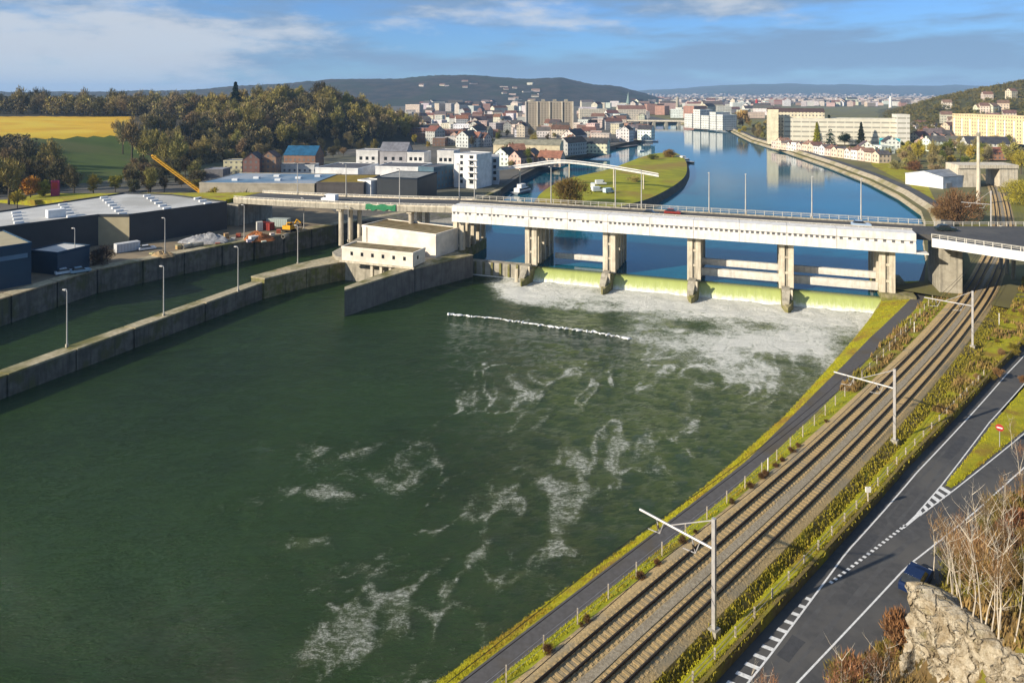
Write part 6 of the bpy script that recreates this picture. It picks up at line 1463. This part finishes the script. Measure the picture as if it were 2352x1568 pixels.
# houses on the wooded hill and on the right hill
ridge_pts = np.array([(900, 182), (985, 177), (1060, 176), (1140, 178), (1220, 184), (1290, 180), (1340, 190), (1420, 202)], float)
def on_ridge(px, py):
    top = H - (np.interp(px, ridge_pts[:, 0], ridge_pts[:, 1]) - YH) * 3200 / F; best = None
    for Y in np.arange(2310, 3200, 10):
        z = 5 + (top - 5) * float(sstep(2300, 3200, Y))
        if YH + F * (H - z) / Y <= py: return Vector(((px - CX) * Y / F, Y, z - 3))
    return None
for i in range(26):
    px = random.gauss(1190, 28) if i < 18 else random.uniform(960, 1230); py = random.uniform(206, 242) if i < 18 else random.uniform(190, 205)
    if py < 186: continue
    p = on_ridge(px, py)
    if p is None: continue
    r = thing('hill_house', random.choice(['pale building on the slope of the wooded hill', 'cream building on the slope of the wooded hill']), 'house', p, random.uniform(-.5, .5), 'buildings on the wooded hill'); hw = random.uniform(12, 34); r['label'] = f"{'wide' if hw > 24 else 'small'} pale {'flat' if i % 2 else 'pitch'} roofed building {'high on' if py < 206 else 'low on' if py > 226 else 'halfway up'} the wooded hill"
    house_parts(r, hw, 12, random.uniform(7, 12), 'flat' if i % 2 else 'gable', jit((.60, .53, .44)), jit((.25, .16, .12)))
for i in range(14):
    u = random.uniform(.60, .75); Y = random.uniform(640, 900); z = rh_z(u * Y, Y)
    r = thing('hill_house', f"pale house {'low' if Y < 720 else 'high' if Y > 820 else 'midway up'} on the right hill, {'above the long flats' if u > .68 else 'above the cream blocks'}", 'house', (u * Y, Y, z), random.uniform(-.6, .6), 'houses on the right hill'); house_parts(r, random.uniform(9, 16), 9, random.uniform(7, 10), 'gable', jit((.60, .52, .40)), jit((.2, .12, .09)))
def far_roofs():
    mb = MB(); V = 0
    for i in range(1500):
        Y = random.uniform(2700, 7500); px = random.uniform(1480, 2150); x = (px - CX) * Y / F; z = 5 if Y < 6400 else 5 + 40 * (Y - 6400) / 1500
        w_, d_, h_ = random.uniform(14, 60), random.uniform(12, 30), random.uniform(7, 22); a = random.uniform(0, 1.5); mb.obox((x, Y, z - 3), (math.cos(a) * w_ / 2, math.sin(a) * w_ / 2), (-math.sin(a) * d_ / 2, math.cos(a) * d_ / 2), h_ + 3)
    o = mb.build('far_town', mat('far_roofs', (.52, .47, .42), (.22, .15, .12), .02, .9, c3=(.12, .11, .11), s3=.008, coords='Object')); tag(o, 'mass of tiny roofs and walls in the distant town', 'town', kind='stuff')
far_roofs()

# ================================================================== SAPLINGS AND SHRUBS ON THE HILLSIDE
def hill_at(x, y):
    s = min((float((T(s, 0, 0) - Vector((x, y, 0))).length), s) for s in np.arange(-28, 139, 2.0))[1]
    n = T(s, 1, 0) - T(s, 0, 0); q = (Vector((x, y, 0)) - T(s, 0, 0)).dot(n); d = q - q_hill(s)
    return hill_z(x, y, d) if d > 0 else 4.4
def hill_hit(px, py):
    z = 9.0
    for _ in range(12): p = G(px, py, z); z = .5 * z + .5 * hill_at(p.x, p.y)
    return Vector((p.x, p.y, z))
def sapling_mesh(seed, h):
    g = random.Random(seed); mb = MB()
    def branch(p, d, l, r, lev):
        pts = [p]; n = 5
        for i in range(n): d = (d + Vector((g.uniform(-.12, .12), g.uniform(-.12, .12), .05))).normalized(); pts.append(pts[-1] + d * l / n)
        mb.tube(pts, [r * (1 - .8 * i / n) for i in range(n + 1)], 5 if lev == 0 else 3, False)
        if lev < 2:
            for k in range(8 if lev == 0 else 3):
                i = g.randint(2 if lev == 0 else 1, n); a = g.uniform(0, 6.283); q = Vector((math.cos(a), math.sin(a), g.uniform(.6, 1.6))).normalized(); branch(pts[i], q, l * g.uniform(.16, .34), r * .38, lev + 1)
    st = 1 if g.random() < .5 else 2
    for _ in range(st): branch(Vector((g.uniform(-.2, .2), 0, -.3)), Vector((g.uniform(-.15, .15), g.uniform(-.1, .1), 1)), h * g.uniform(.8, 1), .07, 0)
    me = bpy.data.meshes.new('stems'); me.from_pydata(mb.v, [], mb.f); me.update(); me.materials.append(M_BIRCH); return me
SAP = [sapling_mesh(i, 7.5) for i in range(7)]
CROWN['twigs'] = cloud_mesh('twigs', twig_cloud(260, 1.2, 2.4, 5.4, .5, .035, 1.2, 900, .15, 16)); CROWN['twigs'].materials.append(M_LEAF)
saps = [(2292, 1472), (2272, 1462), (2252, 1476), (2232, 1448), (2302, 1440), (2218, 1430), (2205, 1405), (2186, 1384), (2172, 1344), (2240, 1400), (2330, 1470), (2150, 1330), (2282, 1380), (2345, 1350), (2310, 1330), (2225, 1350),
        (2250, 1300), (2290, 1290), (2330, 1260), (2200, 1300), (2265, 1240), (2310, 1200), (2345, 1180), (2340, 1090), (2325, 1030)]
for i, (x, y) in enumerate(saps):
    p = hill_hit(x, y); sc = random.uniform(.75, 1.1) if y > 1250 else random.uniform(.5, .75); r = thing('sapling', f"{'tall' if sc > .9 else 'slim' if sc > .75 else 'short'} pale leafless sapling {'right behind the limestone outcrop' if y > 1425 else 'on the slope above the limestone outcrop' if y > 1360 else 'on the bank behind the blue car' if y > 1270 else 'on the bank beside the right road branch' if y > 1150 else 'by the gore near the picture edge'}", 'sapling', p, random.uniform(0, 6.28), 'saplings on the hillside'); r.scale = (sc, sc, sc)
    link('stems', SAP[i % 7], None, r); c = link('twigs', CROWN['twigs'], None, r); c.color = jit((.24, .15, .07)) + (1,)
for x, y, h_ in [(1770, 1680, 4.5), (1745, 1660, 4), (1905, 1700, 5.5), (1935, 1690, 6), (1960, 1660, 5), (1990, 1640, 5), (2020, 1650, 5.5), (2048, 1620, 5)]:
    p = G(x, y, 5.0); r = thing('sapling', f"{'taller' if h_ > 5 else 'thin'} bare sapling top at the lower frame edge, {'over the comb marking' if x < 1800 else 'over the road edge line' if x < 1975 else 'beside the limestone outcrop'}", 'sapling', p, random.uniform(0, 6.28), 'saplings at the lower frame edge'); sc = h_ / 7.5; r.scale = (sc, sc, sc)
    link('stems', SAP[random.randint(0, 6)], None, r); c = link('twigs', CROWN['twigs'], None, r); c.color = jit((.26, .13, .07)) + (1,)
k = 0
for _ in range(400):
    if k >= 42: break
    s, d = random.uniform(-4, 100), 1.0 + 12 * random.random() ** 1.3; p = T(s, q_hill(s) + d, 0); p.z = hill_z(p.x, p.y, d) - .1
    if 27 < p.x < 34 and p.y < 55: continue
    px, py = proj(*p)
    if px > 2420 or py > 1640: continue
    tree('scrub_bush', f"{'large' if (bs_ := random.uniform(.35, .75)) > .55 else 'small'} twiggy {['brown', 'olive', 'rusty', 'greenish'][(bi := random.randrange(4))]} bush {'on the bank above the road' if s < 30 else 'on the bank behind the blue car' if s < 50 else 'beside the right road branch' if s < 75 else 'beyond the gore'}", p, 'bush%d' % random.randint(0, 1), jit([(.24, .145, .06), (.20, .15, .04), (.26, .13, .06), (.14, .13, .03)][bi]), bs_, None, 'bushes on the hillside', 'bush'); k += 1
for i in range(26):
    s = random.uniform(85, 150); q = random.uniform(q_ditch(s) + 1, q_ditch(s) + 9); p = T(s, q, 5.0); tree('trackside_bush', f"low {'brown' if i % 2 else 'tan'} bush on the verge {'just before the ramp' if s > 125 else 'by the third mast' if s > 105 else 'between second and third mast'}", p, 'bush%d' % (i % 2), jit(random.choice([(.24, .14, .06), (.20, .16, .03)])), random.uniform(.18, .4), None, 'bushes beside the tracks', 'bush')
for i in range(22):
    s = random.uniform(-4, 60); p = T(s, -3.9, 4.75); tree('trackside_bush', f"tiny dark bush on the ballast edge {'left of the nearest mast' if s < 12 else 'across from the comb marking' if s < 30 else 'between the first two masts'}", p, 'bush%d' % (i % 2), jit((.12, .065, .03)), random.uniform(.10, .22), None, 'bushes along the ballast', 'bush')

# ================================================================== AIR
def haze():
    m = bpy.data.materials.new('haze_air'); m.use_nodes = True; t = m.node_tree; t.nodes.clear()
    o_ = t.nodes.new('ShaderNodeOutputMaterial'); v = t.nodes.new('ShaderNodeVolumePrincipled')
    v.inputs['Color'].default_value = (.42, .66, 1.0, 1); v.inputs['Density'].default_value = 8.5e-5; v.inputs['Anisotropy'].default_value = 0.0
    t.links.new(v.outputs[0], o_.inputs['Volume'])
    o = MB().box(-17000, 17000, -200, 17000, -4, 260).build('haze', m); o['kind'] = 'stuff'; tag(o, 'thin blue haze over the valley', 'haze')
haze()
